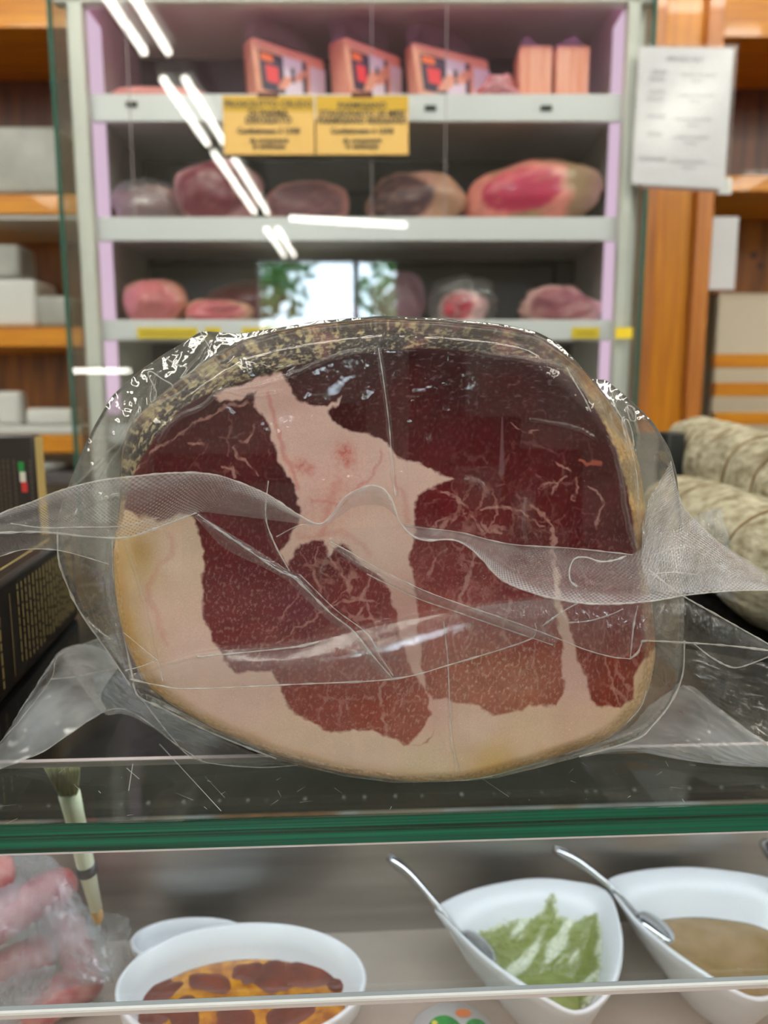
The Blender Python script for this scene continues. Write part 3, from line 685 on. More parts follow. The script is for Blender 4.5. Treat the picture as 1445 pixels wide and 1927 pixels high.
for k in range(40):
    u = -.5+k*.026+rng.uniform(-.010, .010); MB().tube([MC @ Vector((u, vb-.0005, -.147)), MC @ Vector((u, vb-.003, -.147))], rng.uniform(.0005, .0016), 10).build('rivet', M['polish_w'], cs, True)
cbox('steel_lip', (-.94, vb-.006, -.160), (.94, vb-.001, -.157), M['chrome'], cs)
cbox('fill_strip', (-.8, .150, -.010), (.8, .180, -.006), M['case_fill'], cs)  # hidden strip, added to light the bowls
# front glass: upper pane, and the lower pane whose polished top edge shows as a bright line
e2 = Q(722, 1868, ZG-.095); v2 = (MC.inverted() @ e2).y
t = thing('upper_front_glass', 'dusty upright glass pane below the green glass edge', 'glass pane', C(0, .004, -.09))
ue = -.094
P0 = [MC @ Vector((-.9, .004, -TH-.0012)), MC @ Vector((.9, .004, -TH-.0012)), MC @ Vector((.9, .004, ue)), MC @ Vector((-.9, .004, ue))]
quadplate('pane', *P0, .0005, M['case_pane'], t)
zl = (P(722, 1876, C(0, .0).y).z-O.z)
t = thing('lower_front_glass', 'front glass pane with a bright polished top edge crossing the bowls', 'glass pane', C(0, .0, zl-.3))
cbox('pane', (-.9, .0, zl-.4), (.9, .0005, zl-.0025), thin('lower_pane_glass', (250, 246, 244), .8, .01, haze=.02), t)
M['polish'] = pbr('polished_glass_edge', (250, 251, 252), .08, coat=1); M['edge_grey'] = pbr('ground_glass_edge', (150, 156, 158), .3); M['edge_pink'] = pbr('glass_edge_body', (216, 204, 204), .15)
cbox('polished_edge', (-.9, -.0004, zl-.0012), (.9, .0012, zl), M['polish'], t); cbox('edge_body', (-.9, -.0002, zl-.0034), (.9, .0004, zl-.0012), M['edge_pink'], t)
cbox('ground_edge', (-.9, .0012, zl-.0014), (.9, .0042, zl-.0002), M['edge_grey'], t)
ue = zl+.0005

# ================================================================== THINGS INSIDE THE CASE
ZTR = CZ-.462; ZR = CZ-.402
def smooth_closed(pts, n):
    p = np.array(pts+pts[:3], float); m = len(pts); out = []
    q = np.array([pts[-1]]+pts+pts[:2], float)
    for i in range(m):
        a, b, c, d = q[i], q[i+1], q[i+2], q[(i+3)] if i+3 < len(q) else q[-1]
        for t in np.linspace(0, 1, n, endpoint=False):
            out.append(.5*((2*b)+(-a+c)*t+(2*a-5*b+4*c-d)*t*t+(-a+3*b-3*c+d)*t**3))
    return np.array(out)
def ring_mesh(rings, cap=True, name='m'):
    n = len(rings[0]); V = np.vstack(rings); F = []
    for i in range(len(rings)-1):
        for k in range(n): F.append((i*n+k, i*n+(k+1) % n, (i+1)*n+(k+1) % n, (i+1)*n+k))
    if cap: F.append(tuple(range(n-1, -1, -1))); F.append(tuple((len(rings)-1)*n+k for k in range(n)))
    me = bpy.data.meshes.new(name); me.from_pydata([tuple(v) for v in V], [], F); me.update(); return me
def bowl(rim, label, zr=ZR, base=.42, th=.0035, cen=None, wave=None, n=6):
    r = smooth_closed([tuple(Q(x, y, zr))[:2] for x, y in rim], n)
    c = r.mean(0) if cen is None else np.array(cen)
    h = zr-ZTR; t = thing('serving_bowl', label, 'bowl', (c[0], c[1], ZTR), 'white bowls in the deli case')
    if wave is None: wave = np.zeros(len(r))
    def ring(s, z, k=1.0, off=0):
        d = r-c; l = np.linalg.norm(d, axis=1)[:, None]; p = c+d*s-d/l*off
        return np.c_[p, np.full(len(r), z)+wave*max(0, (z-ZTR)/h)**2]
    prof = [(base*.96, ZTR+.0005, 0), (base, ZTR+.002, 0), (base+.08, ZTR+.14*h, 0), (base+.30, ZTR+.45*h, 0), (base+.47, ZTR+.78*h, 0), (1, zr-.001, 0), (1, zr+.0006, .0012), (1, zr+.0004, th),
            (base+.44, ZTR+.74*h, th), (base+.27, ZTR+.44*h, th), (base+.05, ZTR+.17*h, th), (base*.7, ZTR+.11*h, th), (base*.3, ZTR+.10*h, 0)]
    me = ring_mesh([ring(a, z, off=o) for a, z, o in prof]); o = link('bowl_body', me, M['ceramic'], None, True); keep(o, t)
    def inner(f):    # inner wall at height fraction f
        zz = [.10, .11, .17, .44, .74, 1.0]; ss = [base*.3, base*.7, base+.05, base+.27, base+.44, 1]
        return float(np.interp(f, zz, ss)), ZTR+f*h
    return t, r, c, inner, ring
def fill(name, mat, B, f, label, cat, bumpy=0, seed=0, nr=26):
    t, r, c, inner, ring = B; s, z = inner(f); rings = []
    d = r-c; l = np.linalg.norm(d, axis=1)[:, None]
    for k in range(nr):
        q = 1-k/nr; p = c+(d*s-d/l*.004)*q; zz = z+bumpy*fbm(p[:, 0]*1000+seed*50, p[:, 1]*1000, 16, 3)*(1-q**4)
        rings.append(np.c_[p, zz])
    lo = c+(d*inner(f*.5)[0]-d/l*.0045); rings = [np.c_[lo, np.full(len(r), inner(f*.5)[1])]]+rings
    o = link(name, ring_mesh(rings), mat, None, True); tag(o, label, cat); return o
def ell(cx, cy, x0, x1, yb, z, n=14, yf=None):
    a = Q(x0, cy, z); b = Q(x1, cy, z); c = (a+b)/2; ry = abs(Q(cx, yb, z).y-c.y); rx = (b.x-a.x)/2
    return [(c.x+rx*math.cos(2*math.pi*k/n), c.y+ry*math.sin(2*math.pi*k/n)) for k in range(n)]
def unproj(pts, z):   # ground points back to frame places (bowl() wants those)
    out = []
    for x, y in pts:
        c, s = math.cos(PITCH), math.sin(PITCH); dz = z-CZ
        zc = y*c-dz*s; yc = y*s+dz*c; out.append((722.5+FPX*x/zc, 963.5-FPX*yc/zc))
    return out
BA = bowl(unproj(ell(455, 1842, 222, 690, 1735, ZR), ZR), 'white oval bowl of tomatoes in yellow oil at the front left', base=.5)
BB = bowl(unproj(ell(358, 1766, 246, 474, 1725, ZR-.028), ZR-.028), 'empty-looking white bowl half hidden behind the oil bowl', zr=ZR-.028, base=.5)
rimC = [(820, 1706), (880, 1676), (950, 1659), (1010, 1652), (1075, 1657), (1140, 1674), (1166, 1730), (1173, 1790), (1160, 1850), (1128, 1893), (1082, 1910), (1030, 1886), (975, 1852), (920, 1812), (868, 1764), (835, 1728)]
BC = bowl(rimC, 'white leaf-shaped bowl of green sauce with a spoon', base=.40, cen=tuple(Q(1040, 1800, ZR))[:2], n=5)
rimD = [(1142, 1656), (1200, 1638), (1290, 1631), (1380, 1639), (1460, 1655), (1530, 1692), (1550, 1750), (1525, 1820), (1480, 1868), (1426, 1884), (1370, 1862), (1310, 1826), (1250, 1783), (1195, 1734), (1160, 1690)]
BD = bowl(rimD, 'white leaf-shaped bowl of brown honey-like sauce at the right edge', base=.40, cen=tuple(Q(1370, 1770, ZR))[:2], n=5)
M['oil'] = pbr('yellow_oil', (204, 138, 2), .08, c2=(150, 82, 2), scale=110, coat=.8)
M['tomato'] = pbr('dried_tomato', (118, 46, 16), .5, c2=(88, 32, 10), scale=50, bump=.0008, bscale=120)
M['pesto'] = pbr('green_sauce', (116, 128, 52), .45, c2=(144, 154, 84), scale=34, bump=.002, bscale=90)
M['pesto_pale'] = pbr('thin_green_smear', (192, 204, 168), .4, c2=(168, 184, 124), scale=60)
M['honey'] = pbr('brown_sauce', (136, 110, 58), .12, c2=(156, 126, 86), scale=40, bump=.001, bscale=50, coat=.7)
fill('oil', M['oil'], BA, .62, 'yellow oil filling the oval bowl around the tomatoes', 'oil')
zo = BA[3](.62)[1]
for k, (px, py, w, d) in enumerate(((590, 1832, 62, 32), (516, 1840, 42, 34), (468, 1830, 28, 26), (395, 1850, 48, 20), (300, 1868, 46, 20), (345, 1905, 44, 24), (440, 1915, 40, 24), (545, 1910, 60, 26), (640, 1850, 26, 20), (285, 1915, 30, 20))):
    c = Q(px, py, zo); o = blob('dried_tomato', (c.x, c.y, zo-.0078), (w*.00042, d*.00052, .0056), M['tomato'], (0, 0, k), 32, .16, 40+k, .8)
    tag(o, ['large brown dried tomato at the right of the oil bowl', 'brown dried tomato left of the largest one in the oil', 'small dried tomato near the back rim of the oil', 'flat dried tomato in the left half of the oil', 'dried tomato at the far left of the oil just above the glass line', 'dried tomato under the glass line at the left of the oil', 'dried tomato under the glass line in the middle of the oil', 'dried tomato under the glass line at the right of the oil', 'little dried tomato at the right rim of the oil', 'smallest dried tomato at the lower left of the oil'][k], 'dried tomato', 'dried tomatoes in oil')
fill('green_sauce', M['pesto'], BC, .24, 'thick green sauce smeared in the leaf-shaped bowl', 'sauce', .0025, 3)
def smear(polys, mat, label, B=BC, nf=90, na=420):
    """a skin of sauce lying on the inner wall of the bowl, thick in the middle and thin at its ragged edge"""
    r, c, inner = B[1], B[2], B[3]; h = ZR-ZTR; n = len(r)
    idx = np.linspace(0, n, na, endpoint=False); i0 = idx.astype(int); f = (idx-i0)[:, None]; rd = r[i0]*(1-f)+r[(i0+1) % n]*f; d = rd-c; l = np.linalg.norm(d, axis=1)[:, None]
    fr_ = np.linspace(.16, .99, nf); S = np.array([inner(k)[0] for k in fr_]); Z = ZTR+fr_*h
    XY = c[None, None, :]+d[:, None, :]*S[None, :, None]; dn = (d/l)[:, None, :]; Zs = 0*XY[..., 0]+Z[None, :]
    co, si = math.cos(PITCH), math.sin(PITCH); dz = Zs-CZ; zc = XY[..., 1]*co-dz*si; yc = XY[..., 1]*si+dz*co; px = 722.5+FPX*XY[..., 0]/zc; py = 963.5-FPX*yc/zc
    m = np.full(px.shape, -1e9)
    for p in polys: m = np.maximum(m, sdpoly(px+6*fbm(px, py, 22, 3), py+6*fbm(px+99, py, 22, 3), [tuple(q) for q in smooth_closed([tuple(a) for a in p], 5)]))
    m = m+5*fbm(px, py, 9, 3)
    th = .0006+.0030*np.sqrt(np.clip(m, 0, 26)/26)+.0008*fbm(px, py, 12, 3); V = np.concatenate([XY-dn*(th+.0035)[..., None], (Zs+.3*th)[..., None]], -1)
    F = grid_faces(na, nf, True); ok = (m.ravel() > -1.5)[F].all(1); me = mesh_np('sauce_smear', V.reshape(-1, 3), F[ok])
    k = sst(-2, 9, m)*sst(.42, .02, fbm(px*.75+py*.65, (py*.75-px*.65)*.34, 30, 3)); col = mixc(np.broadcast_to(lin((206, 212, 186)), px.shape+(3,)), lin((120, 132, 56)), k)
    attr_col(me, col.reshape(-1, 3)); o = link('sauce_smear', me, mat, None, True)
    bm = __import__('bmesh').new(); bm.from_mesh(me); lo = [v for v in bm.verts if not v.link_faces]; __import__('bmesh').ops.delete(bm, geom=lo, context='VERTS'); bm.to_mesh(me); bm.free()
    return tag(o, label, 'sauce')
M['pesto_v'] = vcol('smeared_green_sauce', .4, .0006, 500, 0, .3, ms=.15)
smear([[(886, 1762), (905, 1745), (950, 1728), (1000, 1718), (1018, 1705), (1026, 1686), (1040, 1672), (1046, 1690), (1054, 1716), (1085, 1722), (1128, 1716), (1136, 1760), (1138, 1830), (1120, 1890), (1085, 1900), (1030, 1880), (960, 1840), (910, 1800)]], M['pesto_v'], 'green sauce smeared up the back wall of the leaf-shaped bowl to a peak')
fill('brown_sauce', M['honey'], BD, .55, 'brown grainy sauce in the right-hand leaf-shaped bowl', 'sauce', .0012, 9)
def spoon(rim, top, tip, label, dy=.03, r=.003):
    a = Q(*rim, ZR+.004); b = P(*top, a.y+dy); c = Q(*tip, ZR-.030)
    t = thing('spoon', label, 'spoon', a, 'spoons in the sauce bowls')
    pts = catmull([tuple(b), tuple(b.lerp(a, .45)+Vector((0, 0, .003))), tuple(a), tuple(a.lerp(c, .6))], 16)
    m = MB(); n = len(pts); rs = np.interp(np.linspace(0, 1, n), [0, .12, .5, .8, 1], [.0042, .0055, .0032, .0028, .003])
    m.tube([Vector(p) for p in pts], list(rs*r/.0035), 12); m.build('handle', M['chrome'], t, True)
    d = (c-a).normalized(); o = blob('spoon_bowl', tuple(c+Vector((0, 0, -.002))), (.017, .012, .004), M['chrome'], (0, .9 if False else .5, math.atan2(d.y, d.x)), 32, 0, 5, 1, t)
spoon((822, 1704), (732, 1612), (900, 1800), 'steel spoon handle leaning out of the green sauce bowl')
spoon((1148, 1668), (1042, 1596), (1236, 1762), 'steel spoon handle leaning out of the brown sauce bowl')
spoon((1475, 1660), (1438, 1585), (1500, 1750), 'steel spoon tip just showing at the right frame edge', r=.004)
# sausages in film at the left
M['sausage'] = pbr('red_sausage', (178, 92, 92), .4, c2=(204, 150, 144), scale=70, bump=.001, bscale=120, coat=.3)
for k, (a, b, z, r) in enumerate((((-60, 1775), (142, 1655), .385, .0155), ((-60, 1870), (100, 1790), .425, .015), ((40, 1925), (190, 1835), .445, .0145), ((-60, 1680), (20, 1640), .36, .015), ((118, 1720), (160, 1850), .42, .013))):
    p, q = Q(*a, CZ-z), Q(*b, CZ-z); 
    if k == 4: q = Q(*b, CZ-.44)
    pts = catmull([tuple(p), tuple(p.lerp(q, .5)+Vector((0, 0, .004))), tuple(q)], 18); rs = [r*math.sqrt(max(.04, 1-abs(2*i/17-1)**6)) for i in range(18)]
    o = MB().tube([Vector(x) for x in pts], rs, 20).build('sausage', M['sausage'], None, True)
    tag(o, ['long red sausage slanting up to the pale brush handle', 'red sausage in film below the longest one at the left frame edge', 'pink sausage end beside the oil bowl low in the case', 'dark red sausage end at the left frame edge just under the green glass', 'greyish pink sausage hanging down behind the film, under the brush tip'][k], 'sausage', 'sausages in clear film')
def sheet(name, rails, mat, parent=None, nu=60, nv=16, rip=.0, haze=.1, seed=0, uv=None, freq=30, hz=None):
    """a loose film surface through a few rails of points"""
    Rl = [catmull([tuple(p) for p in r], nu) for r in rails]
    V = np.zeros((nu, nv, 3)); A = np.stack(Rl, 1)
    for i in range(nu): V[i] = catmull(A[i], nv)
    if rip:
        u = np.linspace(0, 1, nu)[:, None]*freq; v = np.linspace(0, 1, nv)[None, :]*freq*.35
        n = fbm(u+v*.3+seed*7, v+seed*3+u*.1, 1.5, 3); du = np.gradient(V, axis=0); dv = np.gradient(V, axis=1)
        nn = np.cross(du, dv); nn /= np.linalg.norm(nn, axis=2)[..., None]+1e-12
        V = V+nn*(n*rip)[..., None]
    me = mesh_np(name, V.reshape(-1, 3), grid_faces(nu, nv))
    if uv:
        L = me.uv_layers.new(name='UVMap'); li = np.empty(len(me.loops), np.int32); me.loops.foreach_get('vertex_index', li)
        L.data.foreach_set('uv', np.stack([(li//nv)/nu*uv[0], (li % nv)/nv*uv[1]], -1).astype(np.float32).ravel())
    u = np.linspace(0, 1, nu)[:, None]+0*np.zeros(nv)[None, :]; v = np.linspace(0, 1, nv)[None, :]+0*u
    h = haze if hz is None else hz(u, v)
    attr_f(me, (h*(1+.55*fbm(u*7+seed, v*5, 2.2, 3))).clip(0, 1).ravel())
    o = link(name, me, mat, None, True)
    if parent is not None: keep(o, parent)
    return o
t = thing('film_bag', 'crumpled clear film over the sausages at the lower left', 'plastic film', Q(60, 1780, CZ-.40))
z0 = lambda x, y, z: Q(x, y, CZ-z)
sheet('film_sheet', [[z0(-60, 1640, .35), z0(40, 1600, .36), z0(105, 1620, .36), z0(150, 1690, .37)], [z0(-60, 1760, .37), z0(30, 1740, .366), z0(100, 1700, .375), z0(190, 1740, .39)], [z0(-60, 1850, .40), z0(20, 1830, .40), z0(105, 1790, .40), z0(200, 1790, .41)], [z0(-60, 1930, .43), z0(60, 1900, .43), z0(120, 1860, .43), z0(215, 1850, .44)]], M['film_sheet'], t, 60, 40, .004, .30, 3)
sheet('film_sheet', [[z0(120, 1700, .375), z0(190, 1715, .38), z0(235, 1725, .385), z0(246, 1752, .39)], [z0(130, 1740, .39), z0(185, 1760, .40), z0(215, 1765, .40), z0(240, 1790, .41)], [z0(110, 1830, .42), z0(170, 1850, .42), z0(215, 1840, .42), z0(245, 1800, .42)]], M['film_sheet'], t, 50, 30, .004, .22, 5)
sheet('film_sheet', [[z0(-40, 1870, .40), z0(40, 1830, .40), z0(108, 1815, .40)], [z0(-40, 1900, .42), z0(30, 1880, .42), z0(95, 1850, .42)], [z0(-40, 1960, .44), z0(30, 1930, .44), z0(80, 1880, .44)]], M['film_sheet'], t, 50, 30, .003, .5, 6)
# brush
ta, tb = P(118, 1440, .452), P(187, 1738, .470)
t = thing('pastry_brush', 'white-handled bristle brush leaning inside the case, seen through the glass', 'brush', tb)
d = (tb-ta)
M['cream'] = pbr('cream_handle', (222, 226, 200), .3); M['bristle'] = pbr('yellow_bristles', (190, 188, 140), .6, c2=(120, 120, 84), scale=600, stretch=(1, 1, .03))
MB().tube([ta+d*.17, ta+d*.3, ta+d*.6, ta+d*.9], [.0068, .0062, .0058, .0042], 16).build('handle', M['cream'], t, True)
MB().tube([ta+d*.9, ta+d*.97, ta+d*1.0], [.0042, .0034, .0016], 14).build('handle_tip', pbr('tan_tip', (190, 150, 96), .5), t, True)
MB().tube([ta+d*.61, ta+d*.665], [.0066, .0066], 16).build('grip_band', pbr('dark_band', (70, 66, 70), .4), t, True)
m = MB(); side = Vector((1, 0, 0))
for k in range(90):
    s = rng.uniform(-1, 1); q = rng.uniform(-.003, .003)
    a = ta+d*.18+side*s*.005+Vector((0, q, 0)); b = ta+d*rng.uniform(-.02, .02)+side*(s*.011)+Vector((0, q*1.3, 0)); m.tube([a, b], .0004, 5)
o = m.build('bristles', M['bristle'], t, True); o['kind'] = 'stuff'
# little tub with a green printed lid
c = Q(854, 1952, ZTR+.012)
t = thing('sauce_tub', 'round tub with a green and white printed lid at the bottom edge', 'tub', (c.x, c.y, ZTR+.0005))
MB().tube([Vector((c.x, c.y, ZTR+.0005)), Vector((c.x, c.y, ZTR+.010)), Vector((c.x, c.y, ZTR+.012))], [.027, .031, .031], 48).build('tub_body', M['white'], t, True)
M['lid_g'] = pbr('printed_leaf_green', (40, 150, 60), .35, c2=(20, 100, 50), scale=120); M['lid_y'] = pbr('printed_yellow', (226, 206, 90), .4); M['lid_o'] = pbr('printed_orange', (206, 120, 60), .4)
for (dx, dy, r1_, r2_, mt, nm) in ((-.006, -.001, .0145, .020, 'lid_g', 'leaf_print'), (.017, .003, .0095, .013, 'lid_g', 'leaf_print'), (-.013, .012, .0022, .0022, 'lid_y', 'flower_print'), (.009, .021, .006, .004, 'lid_o', 'fruit_print')):
    vs = [(c.x+dx+r1_*math.cos(a), c.y+dy+r2_*math.sin(a), ZTR+.0124+.0001*(nm == 'flower_print')) for a in np.linspace(0, 2*math.pi, 28, endpoint=False)]
    MB().add(vs, [tuple(range(28))]).build(nm, M[mt], t)

# ================================================================== THINGS ON THE COUNTER
M['carton'] = pbr('dark_brown_carton', (40, 30, 27), .32, c2=(34, 25, 22), scale=20); M['gold'] = pbr('gold_print', (206, 188, 128), .45); M['goldedge'] = pbr('gold_side', (206, 180, 116), .5)
# long box lying, right side printed
a, b = Vector((-.237, .436, ZG)), Vector((-.267, .631, ZG)); dx = (b-a).normalized(); a = a-dx*.12; Lb = (b-a).length; nx = Vector((-dx.y, dx.x, 0)); hB = .0745
MBx = Matrix(((nx.x, dx.x, 0, a.x), (nx.y, dx.y, 0, a.y), (0, 0, 1, ZG+.0004), (0, 0, 0, 1)))
t = thing('carton_box', 'long dark brown box lying left of the ham, gold print on its side', 'box', a, 'dark brown cartons')
box('carton', (0, 0, 0), (.17, Lb, hB), M['carton'], t, .004, MBx)
def sidept(s, z, o=.0003): return MBx @ Vector((-o, s, z))
m = MB()
def bar(s0, s1, z0_, z1_): m.add([sidept(s0, z0_), sidept(s1, z0_), sidept(s1, z1_), sidept(s0, z1_)], [(0, 1, 2, 3)])
for k in range(17):      # lines of print run up the side; each line is broken into words
    s = .165+k*.0083; z = .0665-.0*k
    if s > Lb-.008: break
    while z > .012:
        ln = rng.uniform(.003, .010); bar(s, s+.0022, max(z-ln, .010), z); z -= ln+.0014
    s += .0
for k in range(9):
    s = .012+k*.0145; z = .060
    while z > .010:
        ln = rng.uniform(.003, .008); bar(s, s+.003, max(z-ln, .008), z); z -= ln+.0016
o = m.build('printed_text', M['gold'], t); o['kind'] = 'stuff'; m = MB(); bar(.150, .1512, .008, .064); m.build('divider_line', M['gold'], t)
m = MB(); m.box((.012, .1, hB+.00005), (.0128, Lb-.03, hB+.0002), MBx); m.build('gold_line', M['gold'], t)
# upright box behind
Yb = .66; cr_ = P(62, 818, Yb); bl = P(82, 930, Yb)
t = thing('carton_box', 'dark brown upright box with a gold side and a small tricolour flag', 'box', (cr_.x-.05, Yb, ZG), 'dark brown cartons')
x1 = cr_.x; zt = cr_.z
MU = Matrix.Translation((x1, Yb, 0)) @ Matrix.Rotation(R(0), 4, 'Z')
box('carton', (-.16, 0, ZG+.0004), (0, .0168, zt), M['carton'], t, .003, MU)
box('gold_side', (.0002, .002, ZG+.003), (.0012, .0155, zt-.002), M['goldedge'], t, 0, MU)
def up(x, z): return MU @ Vector((x, -.0004, z))
for k, (nm, col) in enumerate((('green', (30, 130, 60)), ('white', (220, 214, 200)), ('red', (200, 50, 44)))):
    za = P(45, 869+k*19, Yb).z; zb_ = P(45, 869+(k+1)*19, Yb).z; xx = P(40+k*2, 880, Yb).x-x1
    MB().add([up(xx-.0026, zb_), up(xx+.0026, zb_), up(xx+.0026, za), up(xx-.0026, za)], [(0, 1, 2, 3)]).build('flag_band', pbr('flag_'+nm, col, .4), t)
m = MB()
for k in range(9):
    xx = -.024-k*.004-(.012 if k > 1 else 0)+.02; z = zt-.022
    if k == 0: xx = -.004
    if k == 1: xx = -.0185
    while z > zt-.075:
        ln = rng.uniform(.002, .006); m.add([up(xx-.0007, z-ln), up(xx+.0007, z-ln), up(xx+.0007, z), up(xx-.0007, z)], [(0, 1, 2, 3)]); z -= ln+.001
o = m.build('printed_text', pbr('dim_gold_print', (84, 72, 52), .5), t); o['kind'] = 'stuff'
# salami
def salami(p, q, r, label, seed, twine=True):
    t = thing('salami', label, 'salami', ((p+q)/2-Vector((0, 0, r))), 'mould-dusted salami on the counter')
    n = 90; k = 48; V = np.zeros((n, k, 3)); d = (q-p).normalized(); u = d.cross(Vector((0, 0, 1))).normalized(); w = d.cross(u); L = (q-p).length
    for i in range(n):
        s = i/(n-1); e = min(s, 1-s)*L/r; rr = r*math.sqrt(max(.02, 1-max(0, 1-e/.9)**2.4)); c = p.lerp(q, s)
        tw = sum(.05*math.exp(-((s*L-x)/.004)**2) for x in np.arange(.05, L, .085)) if twine else 0
        for j in range(k):
            a = 2*math.pi*j/k; v = u*math.cos(a)+w*math.sin(a); b = mnoise.noise((c+v*r)*16+Vector((seed, 0, 0)))*.10+mnoise.noise((c+v*r)*60+Vector((seed, 0, 0)))*.05+mnoise.noise((c+v*r)*150)*.02
            V[i, j] = c+v*rr*(1+b-tw)
    V = V.transpose(1, 0, 2); me = mesh_np('salami_casing', V.reshape(-1, 3), grid_faces(k, n, True)); keep(link('salami_casing', me, M['salami']), t)
    for x in np.arange(.05, L, .085):
        c = p+d*x; ring = [c+(u*math.cos(a)+w*math.sin(a))*r*.985 for a in np.linspace(0, 2*math.pi, 40)]
        MB().tube(ring, .0012, 6, False).build('twine', M['twine'], t, True)
M['salami'] = pbr('mouldy_casing', (118, 108, 84), .8, c2=(186, 180, 158), scale=85, stretch=(1, .6, 1.3), bump=.004, bscale=90, detail=10, lo=.34, hi=.64); M['twine'] = pbr('twine', (130, 110, 82), .9)
pc = lambda px, py, Y: P(px, py, Y)
s2a, s2b = pc(1262, 966, .9), pc(1560, 1130, .52); s2a.z = s2b.z = ZG+.052
s1a, s1b = pc(1296, 842, 1.08), pc(1600, 965, .60)
salami(s1a, s1b, .047, 'grey mould-covered salami on top of the pile, tied with twine', 1)
salami(s2a, s2b, .050, 'greenish-grey mouldy salami lying right behind the film skirt', 5)
s4a = pc(1440, 1150, .55); s4a.z = ZG+.018; s4b = s4a+Vector((.09, -.10, .0)); 
o = box('black_box', (P(1246, 840, .95).x, .93, ZG+.0005), (P(1278, 840, .95).x, .97, P(1262, 814, .93).z), M['dark'], None, .003); tag(o, 'small black box behind the far end of the top salami', 'box')
t = thing('film_packet', 'small crumpled clear packet standing between the ham bag and the salami', 'plastic film', pc(1350, 1000, .60))
sheet('film_sheet', [[pc(1300, 975, .62), pc(1330, 962, .615), pc(1358, 956, .61)], [pc(1312, 1010, .60), pc(1345, 990, .60), pc(1362, 985, .60)], [pc(1340, 1060, .585), pc(1380, 1060, .58), pc(1395, 1075, .58)], [pc(1350, 1120, .57), pc(1400, 1140, .57), pc(1430, 1150, .57)]], M['film_sheet'], t, 40, 30, .003, .35, 8)

# ================================================================== THE HAM
YH = .340; CX, CY = 720., 1040.
H_ = [(215,1100),(212,1040),(218,1000),(226,950),(226,900),(229,850),(238,812),(257,785),(292,751),(336,717),(382,682),(442,646),(515,625),(600,610),(720,599),(830,604),(940,614),(1010,630),(1060,665),(1110,710),(1150,760),(1185,820),(1205,880),(1215,950),(1217,1040),(1222,1100),(1232,1170),(1235,1230),(1225,1290),(1200,1345),(1150,1390),(1080,1415),(1000,1440),(930,1460),(870,1470),(780,1472),(650,1455),(520,1422),(400,1372),(320,1325),(270,1285),(240,1220),(222,1160)]
F_ = [(226,1100),(224,1040),(231,985),(238,945),(249,896),(280,843),(322,791),(358,757),(404,738),(470,716),(530,695),(600,678),(700,661),(800,656),(900,664),(980,674),(1050,692),(1090,728),(1128,785),(1155,840),(1176,910),(1190,980),(1196,1050),(1205,1120),(1213,1200),(1210,1260),(1192,1320),(1145,1368),(1080,1398),(1000,1426),(930,1446),(870,1456),(780,1461),(650,1444),(520,1411),(400,1358),(325,1312),(280,1270),(252,1215),(234,1160)]
B_ = [(108,1000),(112,960),(122,930),(150,860),(178,800),(210,745),(260,700),(310,665),(345,645),(378,622),(410,625),(450,628),(520,617),(600,603),(720,594),(830,599),(940,609),(1010,624),(1050,645),(1090,685),(1115,722),(1130,707),(1170,738),(1230,795),(1260,845),(1273,890),(1277,930),(1285,1000),(1288,1100),(1287,1200),(1283,1270),(1265,1320),(1225,1365),(1195,1390),(1100,1422),(1000,1448),(930,1465),(870,1476),(780,1478),(650,1461),(520,1429),(400,1382),(330,1342),(265,1312),(245,1288),(200,1220),(150,1150),(120,1080),(108,1030)]
def radial(poly, th, sm=0):
    out = np.zeros(len(th)); n = len(poly); best = np.zeros(len(th)); c, s = np.cos(th), np.sin(th)
    for i in range(n):
        ax, ay = poly[i][0]-CX, poly[i][1]-CY; bx, by = poly[(i+1) % n][0]-CX, poly[(i+1) % n][1]-CY
        ex_, ey_ = bx-ax, by-ay; den = c*ey_-s*ex_
        with np.errstate(all='ignore'):
            t = (ax*ey_-ay*ex_)/den; u = (ax*s-ay*c)/den
        ok = (u >= -1e-9) & (u <= 1+1e-9) & (t > 0); best = np.where(ok, np.maximum(best, t), best)
    if sm:
        k = np.exp(-.5*(np.arange(-3*sm, 3*sm+1)/sm)**2); k /= k.sum(); m = len(k)//2
        best = np.convolve(np.r_[best[-m:], best, best[:m]], k, 'valid')
    return best
NT = 1500
TH_ = np.linspace(0, 2*np.pi, NT, endpoint=False)
RH = radial(H_, TH_, 7); RF = radial(F_, TH_, 7); RB = np.maximum(radial(B_, TH_, 3), RH+3)
_ang = np.array([0, 45, 90, 135, 180, 205, 225, 250, 270, 300, 330, 360.])
CW = np.interp(np.degrees(TH_), _ang, [34, 28, 16, 26, 46, 60, 66, 72, 66, 64, 48, 34])
CD = np.interp(np.degrees(TH_), _ang, [.022, .012, .003, .008, .018, .028, .034, .034, .032, .032, .028, .022])
def front_off(x, y):
    """how far behind the cut plane the ham surface lies, from a place on the face; also the distance inside the outline"""
    a = np.mod(np.arctan2(y-CY, x-CX), 2*np.pi); r = np.hypot(x-CX, y-CY)
    rh = np.interp(a, np.r_[TH_, 2*np.pi], np.r_[RH, RH[0]]); w = np.interp(a, np.r_[TH_, 2*np.pi], np.r_[CW, CW[0]]); d_ = np.interp(a, np.r_[TH_, 2*np.pi], np.r_[CD, CD[0]])
    d = rh-r; u = np.clip(1-d/w, 0, 1); off = d_*(1-np.sqrt(np.maximum(0, 1-u*u)))
    off = np.where(d < 0, d_*1.0, off); return off, d, a, rh
def relief(x, y): return .0012*fbm(x, y, 160, 3)+.00007*fbm(x+500, y, 30, 3)
